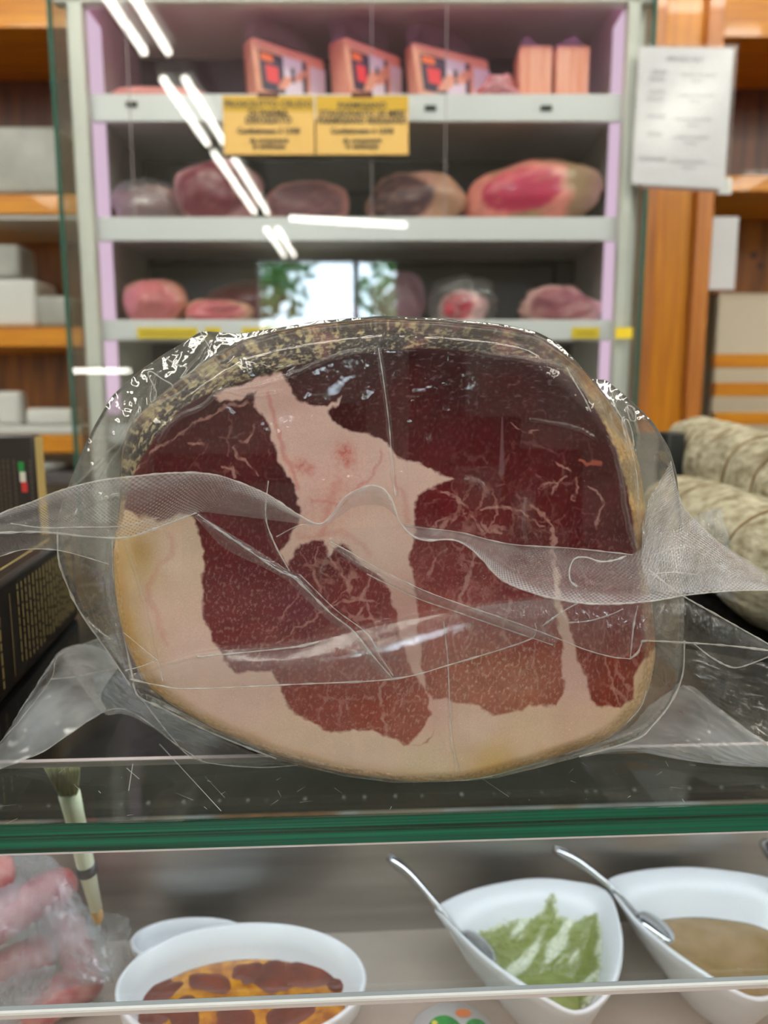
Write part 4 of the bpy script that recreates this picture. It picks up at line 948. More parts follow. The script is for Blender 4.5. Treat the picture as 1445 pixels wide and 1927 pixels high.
# ---- colour of the cut
def cool(p):   # dried fat, a little paler and pinker
    r, g, b = p; return (r+10, g+19, min(255, b+27))
def pts_field(x, y, pts):
    w = 0; c = 0
    for (px, py, col) in pts:
        k = 1/((x-px)**2+(y-py)**2+900)**1.6; w = w+k; c = c+k[..., None]*lin(col)
    return c/w[..., None]
MUS = [(330,860,(72,8,14)),(420,800,(66,8,14)),(480,860,(78,14,22)),(540,900,(62,14,26)),(480,960,(78,24,36)),(560,720,(60,14,20)),(640,740,(58,16,24)),(760,760,(70,10,18)),(700,680,(52,16,22)),(860,720,(50,10,18)),(960,760,(60,8,18)),(1060,740,(50,8,16)),
       (1120,860,(62,6,16)),(1180,1000,(64,6,22)),(900,850,(78,16,28)),(1000,900,(82,14,28)),(1100,1000,(76,10,28)),(840,960,(98,30,42)),(1000,1000,(84,18,32)),(850,1080,(124,50,54)),(960,1100,(118,44,50)),(1100,1120,(112,30,38)),
       (420,1040,(98,34,44)),(500,1060,(92,36,48)),(440,1160,(110,44,48)),(560,1150,(104,46,56)),(640,1050,(94,36,44)),(680,1120,(122,48,50)),(520,1240,(130,62,62)),(640,1260,(140,72,68)),(600,1330,(140,60,50)),(700,1340,(142,66,56)),(760,1360,(156,88,76)),
       (830,1180,(170,106,92)),(900,1150,(138,72,68)),(1000,1190,(138,66,64)),(900,1250,(160,92,76)),(980,1280,(168,104,86)),(880,1300,(172,106,90)),(1030,1250,(160,88,72)),(1150,1180,(112,40,40)),(1150,1270,(134,50,38)),(1160,1320,(128,50,38)),(1100,1200,(120,50,44))]
FATC = [(600,850,(206,166,150)),(700,900,(208,168,152)),(760,960,(206,164,146)),(700,1000,(206,170,150)),(560,760,(196,150,136)),(320,1050,(210,176,150)),(260,1060,(186,150,98)),(300,1150,(212,172,150)),(360,1220,(212,172,154)),(230,1150,(176,140,92)),(450,1300,(206,166,146)),
        (560,1390,(204,168,140)),(700,1430,(206,172,146)),(760,1180,(186,134,120)),(800,1320,(196,148,132)),(900,1370,(208,172,150)),(1000,1390,(204,168,136)),(930,1430,(192,152,92)),(1100,1370,(200,160,130)),(1090,1280,(196,150,134)),(800,1450,(206,176,140)),(620,800,(206,166,150)),(1200,1330,(196,160,120)),(240,1200,(182,146,100))]
FATC = [(a, b, cool(c)) for a, b, c in FATC]
MUS = [(a, b, (int(c[0]*(.98+.00*(b > 1060)-.02*(b > 1200))), int(c[1]*(.36+.50*(b > 1060)+.16*(b > 1200))), int(c[2]*(.56+.34*(b > 1060)+.12*(b > 1200))))) for a, b, c in MUS]
FAT = [  # fat areas, drawn as closed outlines
 [(404,748),(430,732),(470,717),(505,707),(520,716),(500,730),(468,740),(440,756),(420,758)],
 [(482,722),(505,706),(528,700),(545,722),(562,748),(585,764),(604,765),(628,752),(640,742),(634,758),(614,770),(622,794),(660,810),(700,820),(728,832),(746,858),(790,876),(850,900),(826,910),(786,930),(779,960),(781,1000),(772,1040),(776,1080),(786,1130),(786,1180),(792,1240),(798,1300),(822,1330),(826,1370),(800,1400),(770,1404),(812,1345),(800,1300),(778,1270),(764,1225),(750,1190),(742,1150),(736,1120),(716,1084),(690,1068),(668,1044),(650,1026),(632,1034),(622,1052),(610,1016),(592,1012),(560,1024),(552,1050),(540,1066),(530,1040),(545,1010),(566,984),(570,958),(556,930),(540,892),(520,845),(503,806),(486,770),(476,742)],
 [(180,930),(240,960),(300,985),(350,965),(364,972),(382,1018),(379,1082),(386,1151),(398,1207),(422,1243),(442,1264),(486,1266),(510,1262),(522,1290),(532,1312),(562,1343),(590,1362),(622,1378),(654,1371),(702,1376),(732,1386),(762,1402),(806,1398),(822,1362),(812,1320),(838,1316),(856,1322),(901,1329),(935,1341),(970,1335),(1053,1325),(1062,1290),(1060,1240),(1054,1207),(1042,1143),(1040,1070),(1048,1068),(1056,1140),(1072,1180),(1082,1223),(1101,1271),(1108,1310),(1121,1329),(1162,1336),(1190,1311),(1196,1271),(1208,1240),(1260,1200),(1300,1300),(1200,1500),(700,1560),(200,1480),(120,1100)],
]
VEIN = [((812,917),(850,935),(880,957),7),((880,957),(897,975),(912,998),9),((905,957),(945,954),(981,961),5),((981,961),(1003,972),(1022,990),3.5),((890,962),(850,972),(812,996),3.5),((868,962),(840,986),(812,1012),4),((908,974),(917,994),(941,1003),6),((893,1042),(880,1082),(862,1138),9),((840,1034),(815,1060),(804,1084),3.5),
 ((1001,950),(1022,966),(1037,990),5),((1037,990),(1041,1062),(1049,1130),9),((969,1107),(949,1175),(957,1212),5),((1033,865),(1060,882),(1082,900),5),((1082,900),(1088,918),(1077,943),7),((1080,895),(1046,910),(1032,938),3.5),((1046,910),(1030,905),(1018,920),3),((1105,917),(1126,930),(1133,950),4),((1133,950),(1124,975),(1119,1000),3.5),
 ((477,800),(473,821),(440,840),4),((440,840),(455,862),(489,893),4),((421,877),(441,886),(438,900),5),((353,833),(370,830),(389,840),3),((252,889),(300,840),(361,797),3.5),((361,797),(421,769),(493,746),5),((860,1130),(850,1170),(862,1240),4),((1020,1180),(1000,1250),(1010,1300),3),
 ((622,1143),(670,1127),(714,1131),5),((676,1127),(690,1098),(700,1080),3.5),((690,1133),(694,1160),(712,1176),4),((654,1105),(600,1160),(521,1211),3),((706,1183),(716,1231),(734,1263),7),((734,1263),(712,1300),(728,1384),6),((622,1052),(640,1075),(655,1100),4),((600,1030),(590,1080),(604,1120),3),((960,800),(990,815),(1010,812),2.5),((700,1205),(760,1195),(800,1180),3),((880,1290),(870,1240),(890,1200),3),((1140,1240),(1150,1290),(1160,1330),3),((470,1250),(520,1180),(560,1120),2.2)]
ZONE = [(690,1120,75,30,.95),(905,1010,110,40,.6),(640,1310,110,42,.5),(960,1220,120,44,.5),(1160,1270,70,34,.7),(440,850,90,60,.25),(760,1300,60,34,.6),(1000,930,120,60,.3),(860,1150,90,38,.6),(600,1060,60,34,.5),(1080,1120,80,44,.45)]
def cut_colour(x, y, d):
    wx = x+10*fbm(x, y, 60, 3)+5*fbm(x, y+300, 17, 4); wy = y+10*fbm(x+700, y, 60, 3)+5*fbm(x, y+900, 17, 4)
    mus = pts_field(x, y, MUS); fat_ = pts_field(x, y, FATC)
    # fibres and fine marbling of the lean meat
    fib = fbm(x*.5+y*.12, y*.10-x*.02, 1.6, 4)
    k = 1+.20*fbm(x, y, 26, 4)+.10*fib; mus = mus*k[..., None]
    low = sst(900, 1150, y)
    pale = np.exp(-(((x-930)/150)**2+((y-1260)/75)**2))+.6*np.exp(-(((x-760)/70)**2+((y-1330)/60)**2))
    fl = sst(.02, .55, fbm(x*.9+y*.18, y*.55-x*.1, 5, 4))*(.04+.16*low+.42*pale); mus = mixc(mus, fat_, fl)
    cell = np.zeros_like(x)
    for (cx, cy, r, s, st) in ZONE:
        q = np.exp(-((x-cx)**2+(y-cy)**2)/(r*r)*1.0); m = q > .06
        v = np.zeros_like(x); v[m] = vor(wx[m]+6*fbm(x[m], y[m], 18, 3), (wy[m])*.8, s, int(cx) % 7); wv = 1.2+2.6*st
        t = np.where(m, sst(wv, wv*.2, v+2.6*fbm(x, y, 11, 3)), 0)*np.minimum(1, q*1.2)*st*sst(-.35, .25, fbm(x+400, y, 50, 3)); cell = np.maximum(cell, t)
    mus = mixc(mus, np.broadcast_to(lin((176, 128, 120)), mus.shape), cell*.85)
    vein = np.zeros_like(x)
    for v in VEIN:
        *pp, w = v; x0 = min(p[0] for p in pp)-40; x1 = max(p[0] for p in pp)+40; y0 = min(p[1] for p in pp)-40; y1 = max(p[1] for p in pp)+40
        m = (x > x0) & (x < x1) & (y > y0) & (y < y1); dd, t = dseg(wx[m]+3*fbm(x[m], y[m], 14, 3), wy[m]+3*fbm(x[m]+90, y[m], 14, 3), pp); taper = .55+.45*np.sin(np.pi*np.clip(t, .05, .95))
        ww = w*taper*(1+.9*fbm(x[m]+50, y[m], 14, 3))*.46; q = sst(ww+2.4, np.maximum(ww-1.2, 0), dd); vein[m] = np.maximum(vein[m], q*(.46+.03*w)*sst(-.5, .1, fbm(x[m], y[m]+60, 26, 3)))
    mus = mixc(mus, np.broadcast_to(lin((182, 138, 130)), mus.shape), vein)
    f = np.zeros_like(x)
    for poly in FAT: f = np.maximum(f, sst(-3.5, 3.5, sdpoly(wx, wy, poly)))
    fat2 = fat_*(1+.05*fbm(x, y, 40, 3))[..., None]
    # pinkish folds and spots inside the fat
    pink = lin((196, 118, 110))
    for pp, w, s in (([(505,740),(515,790),(528,830),(548,880),(556,920)], 4, .55), ([(318,1010),(322,1040),(300,1065),(285,1100),(284,1130),(300,1180),(312,1215)], 5, .3), ([(590,940),(640,950),(690,905),(712,870),(716,850)], 3, .45), ([(640,905),(620,940),(606,1000)], 7, .35), ([(740,900),(760,930),(765,980)], 5, .35), ([(560,1010),(640,1000),(700,1040)], 5, .3)):
        dd, _ = dseg(wx, wy, pp); fat2 = mixc(fat2, pink, sst(w*2, 0, dd)*s)
    for (sx, sy, r, s) in ((648,850,17,.75),(655,868,12,.6),(566,876,16,.6),(585,884,10,.5),(648,900,70,.22),(600,960,60,.2)):
        q = np.exp(-((x-sx)**2+(y-sy)**2)/(r*r)); fat2 = mixc(fat2, lin((190, 96, 88)), q*s*(.7+.5*sst(-.2, .3, fbm(x, y, 9, 3))))
    # dried yellow rim of the fat, all round the lower half
    yel = lin((188, 146, 84)); ed = sst(34, 6, d+8*fbm(x, y, 50, 3))*sst(960, 1080, y)*(.35+.5*sst(600, 300, x)+.35*sst(850, 950, x)*sst(1160, 1060, x)); fat2 = mixc(fat2, yel, ed.clip(0, .85))
    q = np.exp(-((x-262)**2/32**2+(y-1035)**2/28**2)); fat2 = mixc(fat2, lin((176, 138, 70)), q*.6)
    c = mixc(mus, fat2, f)
    # darker dried skin of the meat high on the face
    dk_ = sst(60, 10, d-CW_at(x, y)*.9)*sst(860, 760, y)*(1-f); c = mixc(c, lin((44, 22, 26))*(1+.5*fbm(x*.6, y, 7, 3))[..., None], dk_*.6)
    g = sst(.18, .55, fbm(x*.45, y, 7, 5))*sst(830, 700, y)*(1-f)*sst(480, 560, x); c = mixc(c, lin((120, 100, 104)), g*.5)
    # knife slit and a torn fleck
    dd, t = dseg(x, y, [(945, 785), (944, 890)]); c = mixc(c, lin((122, 92, 100)), sst(7*(.3+.7*t), 3*t, dd)*.55)
    dd, _ = dseg(wx, wy, [(1092, 866), (1104, 873), (1116, 869), (1130, 872)]); c = mixc(c, lin((206, 110, 90)), sst(5, 1.5, dd)*.45)
    return c
def CW_at(x, y):
    a = np.mod(np.arctan2(y-CY, x-CX), 2*np.pi); return np.interp(a, np.r_[TH_, 2*np.pi], np.r_[RH-RF, (RH-RF)[0]])
def rind_colour(x, y, a, back, rad=0):
    """mould-dusted, dark, streaky skin; yellow fat towards the right and the bottom. x, y: place on the outline, back: metres behind"""
    s = a*520; b = back*3500
    q_ = rad*1.0+b*.35; n1 = fbm(s*.30, q_, 5, 6); n2 = fbm(s*.4+300, q_, 30, 4); n3 = fbm(s*.4, q_, 3.6, 3)
    dark = lin((40, 32, 32)); mould = lin((158, 146, 110)); grey = lin((112, 108, 102)); plum = lin((92, 58, 60)); yl = lin((196, 164, 112)); green = lin((122, 124, 92))
    c = mixc(np.tile(dark, x.shape+(1,)), plum, sst(-.1, .4, n2)); c = mixc(c, grey, sst(.12, .42, n3)*.55)
    right = sst(-.9, -.35, np.where(a > np.pi, a-2*np.pi, a))*(a > np.pi)+(a < np.pi/2); left = ((a > 2.6) & (a < 4.4)).astype(float)
    mo = sst(.04, .40, n1+.45*n2+.30*n3+.12*left); c = mixc(c, mould, mo*(.72-.42*sst(700, 900, x))); c = mixc(c, green, left*sst(0, .5, n2)*.4)
    lowk = sst(900, 1060, y); fatc = mixc(np.tile(yl, x.shape+(1,)), lin((170, 132, 78)), sst(-.2, .5, n2)); c = mixc(c, fatc, np.clip(right*(.45+.5*sst(-.2, .2, n2))+lowk, 0, 1))
    return c
NRf, NRr = 380, 46
def polar(rows):
    return np.stack(rows, 1)      # rows: list over rings of (NT,) arrays
# cut face
tt = np.linspace(0, 1, NRf)**.9
rr = RF[:, None]*tt[None, :]; X = CX+rr*np.cos(TH_)[:, None]; Yp = CY+rr*np.sin(TH_)[:, None]
off, d, a, _ = front_off(X, Yp); Yd = YH+off+relief(X, Yp)
V = Parr(X, Yp, Yd); V[..., 2] = np.maximum(V[..., 2], ZG+.0012)
M['cut'] = vcol('cut_ham', .5, .00005, 1400, .12, 0, ms=.06, spec=.1); M['rind'] = vcol('ham_rind', .55, .0006, 520, 0, 0, ms=.22, spec=.2)
c0 = P(720, 1470, YH)
ham = thing('cured_ham', 'large vacuum-packed cured ham standing with its marbled cut face to the front', 'ham', (c0.x, YH+.08, ZG+.001))
me = mesh_np('cut_face', V.reshape(-1, 3), grid_faces(NT, NRf, True)); attr_col(me, cut_colour(X.ravel(), Yp.ravel(), d.ravel())); keep(link('cut_face', me, M['cut']), ham)
# rind: from the rim of the cut, over the shoulder and back to a rounded end
tt = np.linspace(0, 1, NRr); rr = RF[:, None]+(RH-RF)[:, None]*tt[None, :]
X2 = CX+rr*np.cos(TH_)[:, None]; Y2 = CY+rr*np.sin(TH_)[:, None]; off, d2, a2, _ = front_off(X2, Y2)
wob = .0011*fbm(a2*520*.5, Y2*.6, 20, 4)*np.sin(np.pi*tt)[None, :]
Vf = Parr(X2, Y2, YH+off+relief(X2, Y2)+wob); Vf[..., 2] = np.maximum(Vf[..., 2], ZG+.0012)
edge = Vf[:, -1, :]; cen = edge.mean(0); LB = .17; back = np.linspace(0, 1, 40)[1:]
Vb = []
for b in back:
    k = math.sqrt(max(0, 1-(max(0, b-.55)/.45)**2.2)) if b > .55 else 1; k = max(k, .02)
    q = cen+(edge-cen)*[k*(1-.08*b), 1, k*(1-.10*b)]; q[:, 1] = edge[:, 1]+b*LB; q[:, 2] = np.maximum(q[:, 2]-(.0)*b, ZG+.0012); Vb.append(q)
Vb = np.stack(Vb, 1); VR = np.concatenate([Vf, Vb], 1); nb = VR.shape[1]
me = mesh_np('rind', VR.reshape(-1, 3), grid_faces(NT, nb, True))
bk = np.concatenate([off*1.0, off[:, -1:]+back[None, :]*LB], 1); XX = np.concatenate([X2, np.repeat(X2[:, -1:], len(back), 1)], 1); YY = np.concatenate([Y2, np.repeat(Y2[:, -1:], len(back), 1)], 1); AA = np.repeat(TH_[:, None], nb, 1)
RAD = np.concatenate([d2, -np.repeat(back[None, :]*120, NT, 0)], 1); cr = rind_colour(XX, YY, AA, bk, RAD); n_ = NRr
cc = cut_colour(X2.ravel(), Y2.ravel(), d2.ravel()).reshape(NT, NRr, 3); bl_ = sst(-1.5, 5, (RH[:, None]-RF[:, None])*tt[None, :]+5*fbm(X2*.5, Y2, 14, 4))
lowmask = sst(940, 1040, Y2)*(Y2 > 900); bl_ = bl_*(1-.75*lowmask); cr[:, :NRr] = mixc(cc, cr[:, :NRr], bl_)
attr_col(me, cr.reshape(-1, 3)); keep(link('rind', me, M['rind']), ham)

# ================================================================== THE VACUUM BAG
bag = thing('vacuum_bag', 'clear crinkled vacuum bag with an embossed mouth folded across the ham', 'plastic bag', (c0.x, YH+.08, ZG+.0003))
CRE = [  # creases of the film: course, width, height
 ([(238,1272),(290,1255),(400,1228),(560,1213),(700,1181),(860,1150),(1000,1130),(1110,1122)],5,.0030),([(370,970),(440,1020),(520,1072),(562,1090)],5,.003),([(492,930),(500,985),(520,1040),(555,1085)],3.5,.0022),
 ([(562,1090),(610,1150),(665,1190),(700,1235),(738,1276)],6,.0042),([(622,1022),(680,1062),(740,1098),(800,1124),(880,1148),(960,1180),(1040,1198)],5.5,.0036),([(712,655),(722,720),(732,800),(740,900),(745,930)],4,.0026),
 ([(835,1170),(843,1250),(846,1330),(850,1400),(862,1452)],3.5,.0020),([(1150,820),(1168,900),(1180,980),(1200,1045)],4,.0024),([(1190,1000),(1206,1100),(1212,1200),(1216,1300)],3,.0016),([(236,1020),(262,1100),(285,1200),(294,1240)],3.5,.0016),
 ([(520,740),(470,745),(420,735),(380,765),(330,790),(300,830)],4,.002),([(700,658),(640,668),(560,700),(500,722),(430,735)],4,.002),([(900,665),(980,676),(1060,690),(1090,720),(1120,760)],4,.002),([(880,905),(902,910),(915,930)],5,.002),
 ([(990,940),(985,980),(990,1020)],2.5,.0014),([(1000,790),(1060,800),(1100,812),(1120,825)],3,.0012),([(390,700),(330,745),(285,760),(288,718),(300,700)],3.2,.003),([(395,640),(375,672),(345,712),(400,690),(440,668)],3.2,.003),([(115,985),(170,950),(230,930)],3,.002),
 ([(130,930),(180,880),(235,820),(262,760)],5,.003),([(190,900),(230,840),(250,800)],4,.0025),([(1120,730),(1150,800),(1180,850),(1195,920),(1200,1000)],4,.0026),([(1180,760),(1200,820),(1192,860),(1180,830),(1175,790)],3,.0028),([(1160,755),(1150,790),(1170,820)],3,.002),
 ([(215,1010),(212,1080),(228,1180),(250,1280)],5,.003),([(200,1000),(198,1090),(222,1200),(250,1285)],3.5,.002),([(125,1130),(200,1200),(290,1240)],2.5,.0015),([(300,1300),(400,1360),(520,1415),(640,1450)],4,.002),([(255,1290),(340,1330),(440,1385),(560,1432)],3.5,.002),([(1225,1365),(1150,1395),(1060,1425)],3,.002),
 ([(640,1020),(612,1060),(600,1090)],3,.001),([(765,1000),(830,1005),(900,1018)],3,.0015),([(1280,1200),(1270,1290),(1235,1350),(1190,1388)],4,.003)]
NB = 430; NTB = 1500
tt = np.linspace(0, 1, NB); rr = RB[:, None]*tt[None, :]; X3 = CX+rr*np.cos(TH_)[:, None]; Y3 = CY+rr*np.sin(TH_)[:, None]
off, d3, a3, rh3 = front_off(X3, Y3); out_ = np.maximum(0, -d3)/np.maximum(RB[:, None]-rh3, 4)
offs = off+out_*.018*np.clip((RB[:, None]-rh3)/60, 0, 1); wr = .00022*fbm(X3, Y3, 42, 3)+.0017*fbm(X3, Y3, 40, 3)*np.clip(-d3/25, 0, 1)*1.0
lift = np.zeros_like(X3); hz = .003+.06*np.clip(-d3/12, 0, 1)+.012*sst(.0, .6, fbm(X3, Y3, 60, 4))
for pp, w, h in CRE:
    x0 = min(p[0] for p in pp)-4*w-8; x1 = max(p[0] for p in pp)+4*w+8; y0 = min(p[1] for p in pp)-4*w-8; y1 = max(p[1] for p in pp)+4*w+8
    m = (X3 > x0) & (X3 < x1) & (Y3 > y0) & (Y3 < y1); pp2 = [tuple(q) for q in catmull(pp, 24)]
    xm, ym = X3[m], Y3[m]; dd, t = dseg(xm+2.5*fbm(xm, ym, 24, 3), ym+2.5*fbm(xm+77, ym, 24, 3), pp2); g = np.exp(-(dd/w)**2)*np.clip(np.minimum(t, 1-t)*12, .25, 1)
    lift[m] = np.maximum(lift[m], g*h); hz[m] = np.maximum(hz[m], .04+.15*np.exp(-((dd-w*.9)/(w*.35))**2)); hz[m] = np.maximum(hz[m], .11*g)
Yd = YH-.0014+offs+relief(X3, Y3)+np.minimum(wr, .0010)-lift
Yd = np.where(d3 > 0, np.minimum(Yd, YH-.0008+off+relief(X3, Y3)), Yd)
V = Parr(X3, Y3, Yd); V[..., 2] = np.maximum(V[..., 2], ZG+.0005); hz = hz*np.where(hz < .2, 1, 1)
# the back of the bag
edge = V[:, -1, :]; cen = edge.mean(0); Vb = []; bks = np.linspace(0, 1, 30)[1:]
for b in bks:
    k = math.sqrt(max(.0004, 1-(max(0, b-.6)/.4)**2.2)) if b > .6 else 1
    q = cen+(edge-cen)*[k*(1-.05*b), 1, k*(1-.05*b)]; q[:, 1] = edge[:, 1]+b*(LB+.02); q[:, 2] = np.maximum(q[:, 2], ZG+.0005); Vb.append(q)
Vb = np.stack(Vb, 1); VV = np.concatenate([V, Vb], 1)
me = mesh_np('bag_wrap', VV.reshape(-1, 3), grid_faces(NT, VV.shape[1], True)); attr_f(me, np.concatenate([hz, np.full((NT, len(bks)), .05)], 1).ravel()); ow = keep(link('bag_wrap', me, M['film']), bag); me.materials.append(M['film_free'])
free = np.concatenate([d3 < 2, np.ones((NT, len(bks)), bool)], 1).ravel(); fi = free[grid_faces(NT, VV.shape[1], True)].all(1); assert len(fi) == len(me.polygons); me.polygons.foreach_set('material_index', fi.astype(np.int32))
def fp(pts, Y=None): return [P(p[0], p[1], p[2] if len(p) > 2 else Y) for p in pts]
def edge_line(pts, r=.0006, n=80, name='film_edge'):
    q = catmull([tuple(p) for p in pts], n); MB().tube([Vector(x) for x in q], [r*(.35+1.0*abs(mnoise.noise(Vector((i*.21, r*9e3, q[0][0]*50))))) for i in range(n)], 8).build(name, M['seam'], bag, True)
# mouth of the bag: an embossed ribbon folded across the cut face
A = [(-60,1010,.305),(0,968,.303),(60,945,.302),(110,925,.300),(170,908,.299),(230,899,.299),(330,890,.300),(400,893,.301),(450,908,.302),(505,932,.302),(560,968,.304),(600,986,.308),(625,968,.308),(650,935,.306),(690,915,.304),(718,918,.302),(737,942,.301),(750,978,.301),(772,1006,.302),(800,1017,.303),(850,1016,.304),(882,1030,.304),(910,1056,.303),(940,1088,.302),(990,1112,.302),(1060,1130,.302),(1130,1137,.303),(1220,1132,.305),(1300,1119,.308),(1380,1112,.312),(1445,1111,.315),(1520,1113,.318)]
Bp = [(-60,1020,.318),(0,1000,.318),(60,1001,.320),(110,1004,.322),(170,1010,.325),(240,1011,.328),(310,988,.330),(370,965,.330),(420,968,.330),(480,975,.328),(560,985,.326),(608,990,.320),(640,972,.322),(665,955,.324),(705,950,.326),(725,955,.328),(745,972,.330),(760,986,.330),(790,990,.330),(820,996,.331),(870,1003,.331),(930,1018,.332),(960,1024,.332),(990,1027,.332),(1040,1029,.332),(1080,1032,.332),(1130,1038,.332),(1190,1042,.332),(1250,1000,.334),(1330,1010,.336),(1400,1050,.338),(1520,1125,.342)]
nA = 34
def resamp(p, n=400): return catmull([tuple(P(*q)) for q in p], n)
def rail(pts, n): # index-based interpolation keeps partners together
    p = np.array([tuple(P(*q)) for q in pts]); m = len(p); q = np.vstack([2*p[0]-p[1], p, 2*p[-1]-p[-2]]); s = np.linspace(0, m-1, n); i = np.minimum(s.astype(int), m-2); t = (s-i)[:, None]
    a, b, c, e = q[i], q[i+1], q[i+2], q[i+3]; return .5*((2*b)+(-a+c)*t+(2*a-5*b+4*c-e)*t*t+(-a+3*b-3*c+e)*t**3)
def ribbon(name, rails, mat, nu, nv, haze, uv=None, rip=.0006, seed=0, bow=0, hz=None):
    A_ = [rail(r, nu) for r in rails]; V = np.zeros((nu, nv, 3)); v = np.linspace(0, 1, nv)
    if len(A_) == 2:
        V = A_[0][:, None, :]*(1-v)[None, :, None]+A_[1][:, None, :]*v[None, :, None]; V[..., 1] -= bow*np.sin(np.pi*v)[None, :]
    else:
        S = np.stack(A_, 1)
        for i in range(nu): V[i] = catmull(S[i], nv)
    U = np.linspace(0, 1, nu)[:, None]+0*v[None, :]; Vv = 0*U+v[None, :]
    V[..., 1] += rip*fbm(U*60+seed*9, Vv*8+seed, 2.0, 3)*np.sin(np.pi*np.clip(Vv, .05, .95))
    me = mesh_np(name, V.reshape(-1, 3), grid_faces(nu, nv)); h = haze if hz is None else hz(U, Vv)
    attr_f(me, (h*(1+.5*fbm(U*50+seed*3, Vv*9, 2.0, 4))).clip(0, 1).ravel())
    if uv:
        L = me.uv_layers.new(name='UVMap'); li = np.empty(len(me.loops), np.int32); me.loops.foreach_get('vertex_index', li)
        L.data.foreach_set('uv', np.stack([(li//nv)/nu*uv[0], (li % nv)/nv*uv[1]], -1).astype(np.float32).ravel())
    return keep(link(name, me, mat), bag)
ribbon('sealed_mouth', [A, Bp], M['film_em'], 700, 26, .16, uv=(1500, 95), bow=.004, hz=lambda U, V: .13+.26*sst(.35, 0, V)+.05*np.sin(U*38)**2)
edge_line(fp(A), .00055, 500, 'mouth_edge'); 
edge_line(fp([(-30,1004,.317),(60,1001,.319),(110,1004,.321),(170,1010,.324),(240,1011,.327),(310,988,.329),(370,965,.330)]), .0007); edge_line(fp([(20,985,.31),(80,993,.312),(150,992,.315),(230,990,.32),(300,974,.325)]), .0004)
edge_line(fp([(760,990,.330),(820,996,.330),(870,1003,.330),(960,1024,.331),(1080,1032,.331),(1190,1044,.331)]), .00045)
# doubled pleats of loose film below the mouth
ribbon('film_pleat', [[(244,1270,.3345),(400,1227,.3335),(560,1213,.333),(700,1181,.332),(860,1150,.331),(1000,1128,.331),(1060,1124,.332)], [(250,1285,.334),(360,1296,.331),(550,1288,.329),(738,1278,.327),(850,1250,.328),(985,1208,.330),(1030,1188,.331)]], M['film_sheet'], 260, 14, .10, rip=.0001, bow=.002)
edge_line(fp([(246,1278,.333),(300,1290,.332),(360,1296,.330),(550,1288,.328),(738,1278,.326),(850,1250,.327),(985,1208,.329),(1008,1190,.330),(1006,1172,.331)]), .0006, 160)
ribbon('film_pleat', [[(372,968,.333),(440,1008,.332),(510,1052,.330),(562,1088,.328),(620,1146,.326),(665,1186,.325),(700,1232,.325),(740,1276,.325)], [(366,972,.334),(420,1030,.333),(500,1070,.331),(545,1098,.330),(600,1152,.329),(645,1192,.329),(685,1240,.329),(728,1280,.329)]], M['film_sheet'], 200, 8, .10, rip=.0003, bow=.001)
edge_line(fp([(372,968,.332),(440,1016,.331),(520,1071,.329),(556,1090,.327),(620,1152,.325),(665,1188,.324),(700,1232,.324),(738,1276,.325)]), .0006, 140); edge_line(fp([(372,1236,.3325),(450,1229,.332),(560,1217,.3315),(600,1208,.3315)]), .0008, 60); edge_line(fp([(565,1082,.326),(630,1146,.324),(690,1192,.323),(716,1236,.323),(740,1272,.324)]), .0004, 120)  # the middle, thickest bead is a whitish drawn-in highlight along the crease
ribbon('film_pleat', [[(622,1020,.333),(700,1066,.330),(790,1110,.328),(870,1140,.327),(960,1170,.327),(1050,1204,.328)], [(626,1032,.333),(690,1080,.331),(780,1124,.330),(860,1152,.330),(940,1180,.330),(1040,1214,.330)]], M['film_sheet'], 200, 8, .14, rip=.0003, bow=.0015)
edge_line(fp([(622,1020,.332),(660,1040,.330),(700,1064,.329),(790,1108,.327),(870,1138,.326),(960,1168,.326),(1050,1202,.327),(1100,1222,.327),(1150,1236,.326),(1185,1240,.325)]), .0005, 160); edge_line(fp([(690,1080,.330),(780,1124,.329),(860,1152,.329),(940,1180,.329),(1040,1214,.329)]), .0004, 120)
ribbon('film_pleat', [[(880,1143,.330),(960,1134,.328),(1040,1128,.327),(1120,1132,.326),(1210,1134,.325),(1300,1136,.326)], [(900,1158,.330),(1000,1190,.328),(1080,1216,.326),(1160,1238,.324),(1205,1218,.322),(1215,1208,.322)]], M['film_sheet'], 200, 20, .11, rip=.0012, bow=.003)
edge_line(fp([(1185,1240,.324),(1200,1228,.323),(1207,1212,.322),(1216,1206,.322),(1300,1210,.322),(1380,1216,.322),(1460,1226,.322)]), .0007, 90); edge_line(fp([(1200,1140,.325),(1192,1180,.324),(1186,1238,.323)]), .0005, 40)
edge_line(fp([(1020,1178,.327),(1060,1150,.326),(1100,1128,.325)]), .0006, 40); edge_line(fp([(1068,1172,.326),(1110,1168,.325),(1150,1156,.324),(1172,1146,.324)]), .0005, 40)
ribbon('film_pleat', [[(1206,1060,.328),(1260,1110,.322),(1330,1150,.320),(1400,1186,.319),(1460,1222,.319)], [(1212,1208,.324),(1290,1212,.321),(1340,1240,.319),(1392,1256,.318),(1450,1232,.318)]], M['film_sheet'], 160, 26, .09, rip=.0018, bow=.004)
edge_line(fp([(1306,1212,.320),(1340,1238,.319),(1378,1256,.318),(1410,1250,.318),(1460,1230,.318)]), .0006, 60); edge_line(fp([(1220,1072,.326),(1280,1118,.321),(1350,1158,.319),(1460,1220,.318)]), .0007, 60)
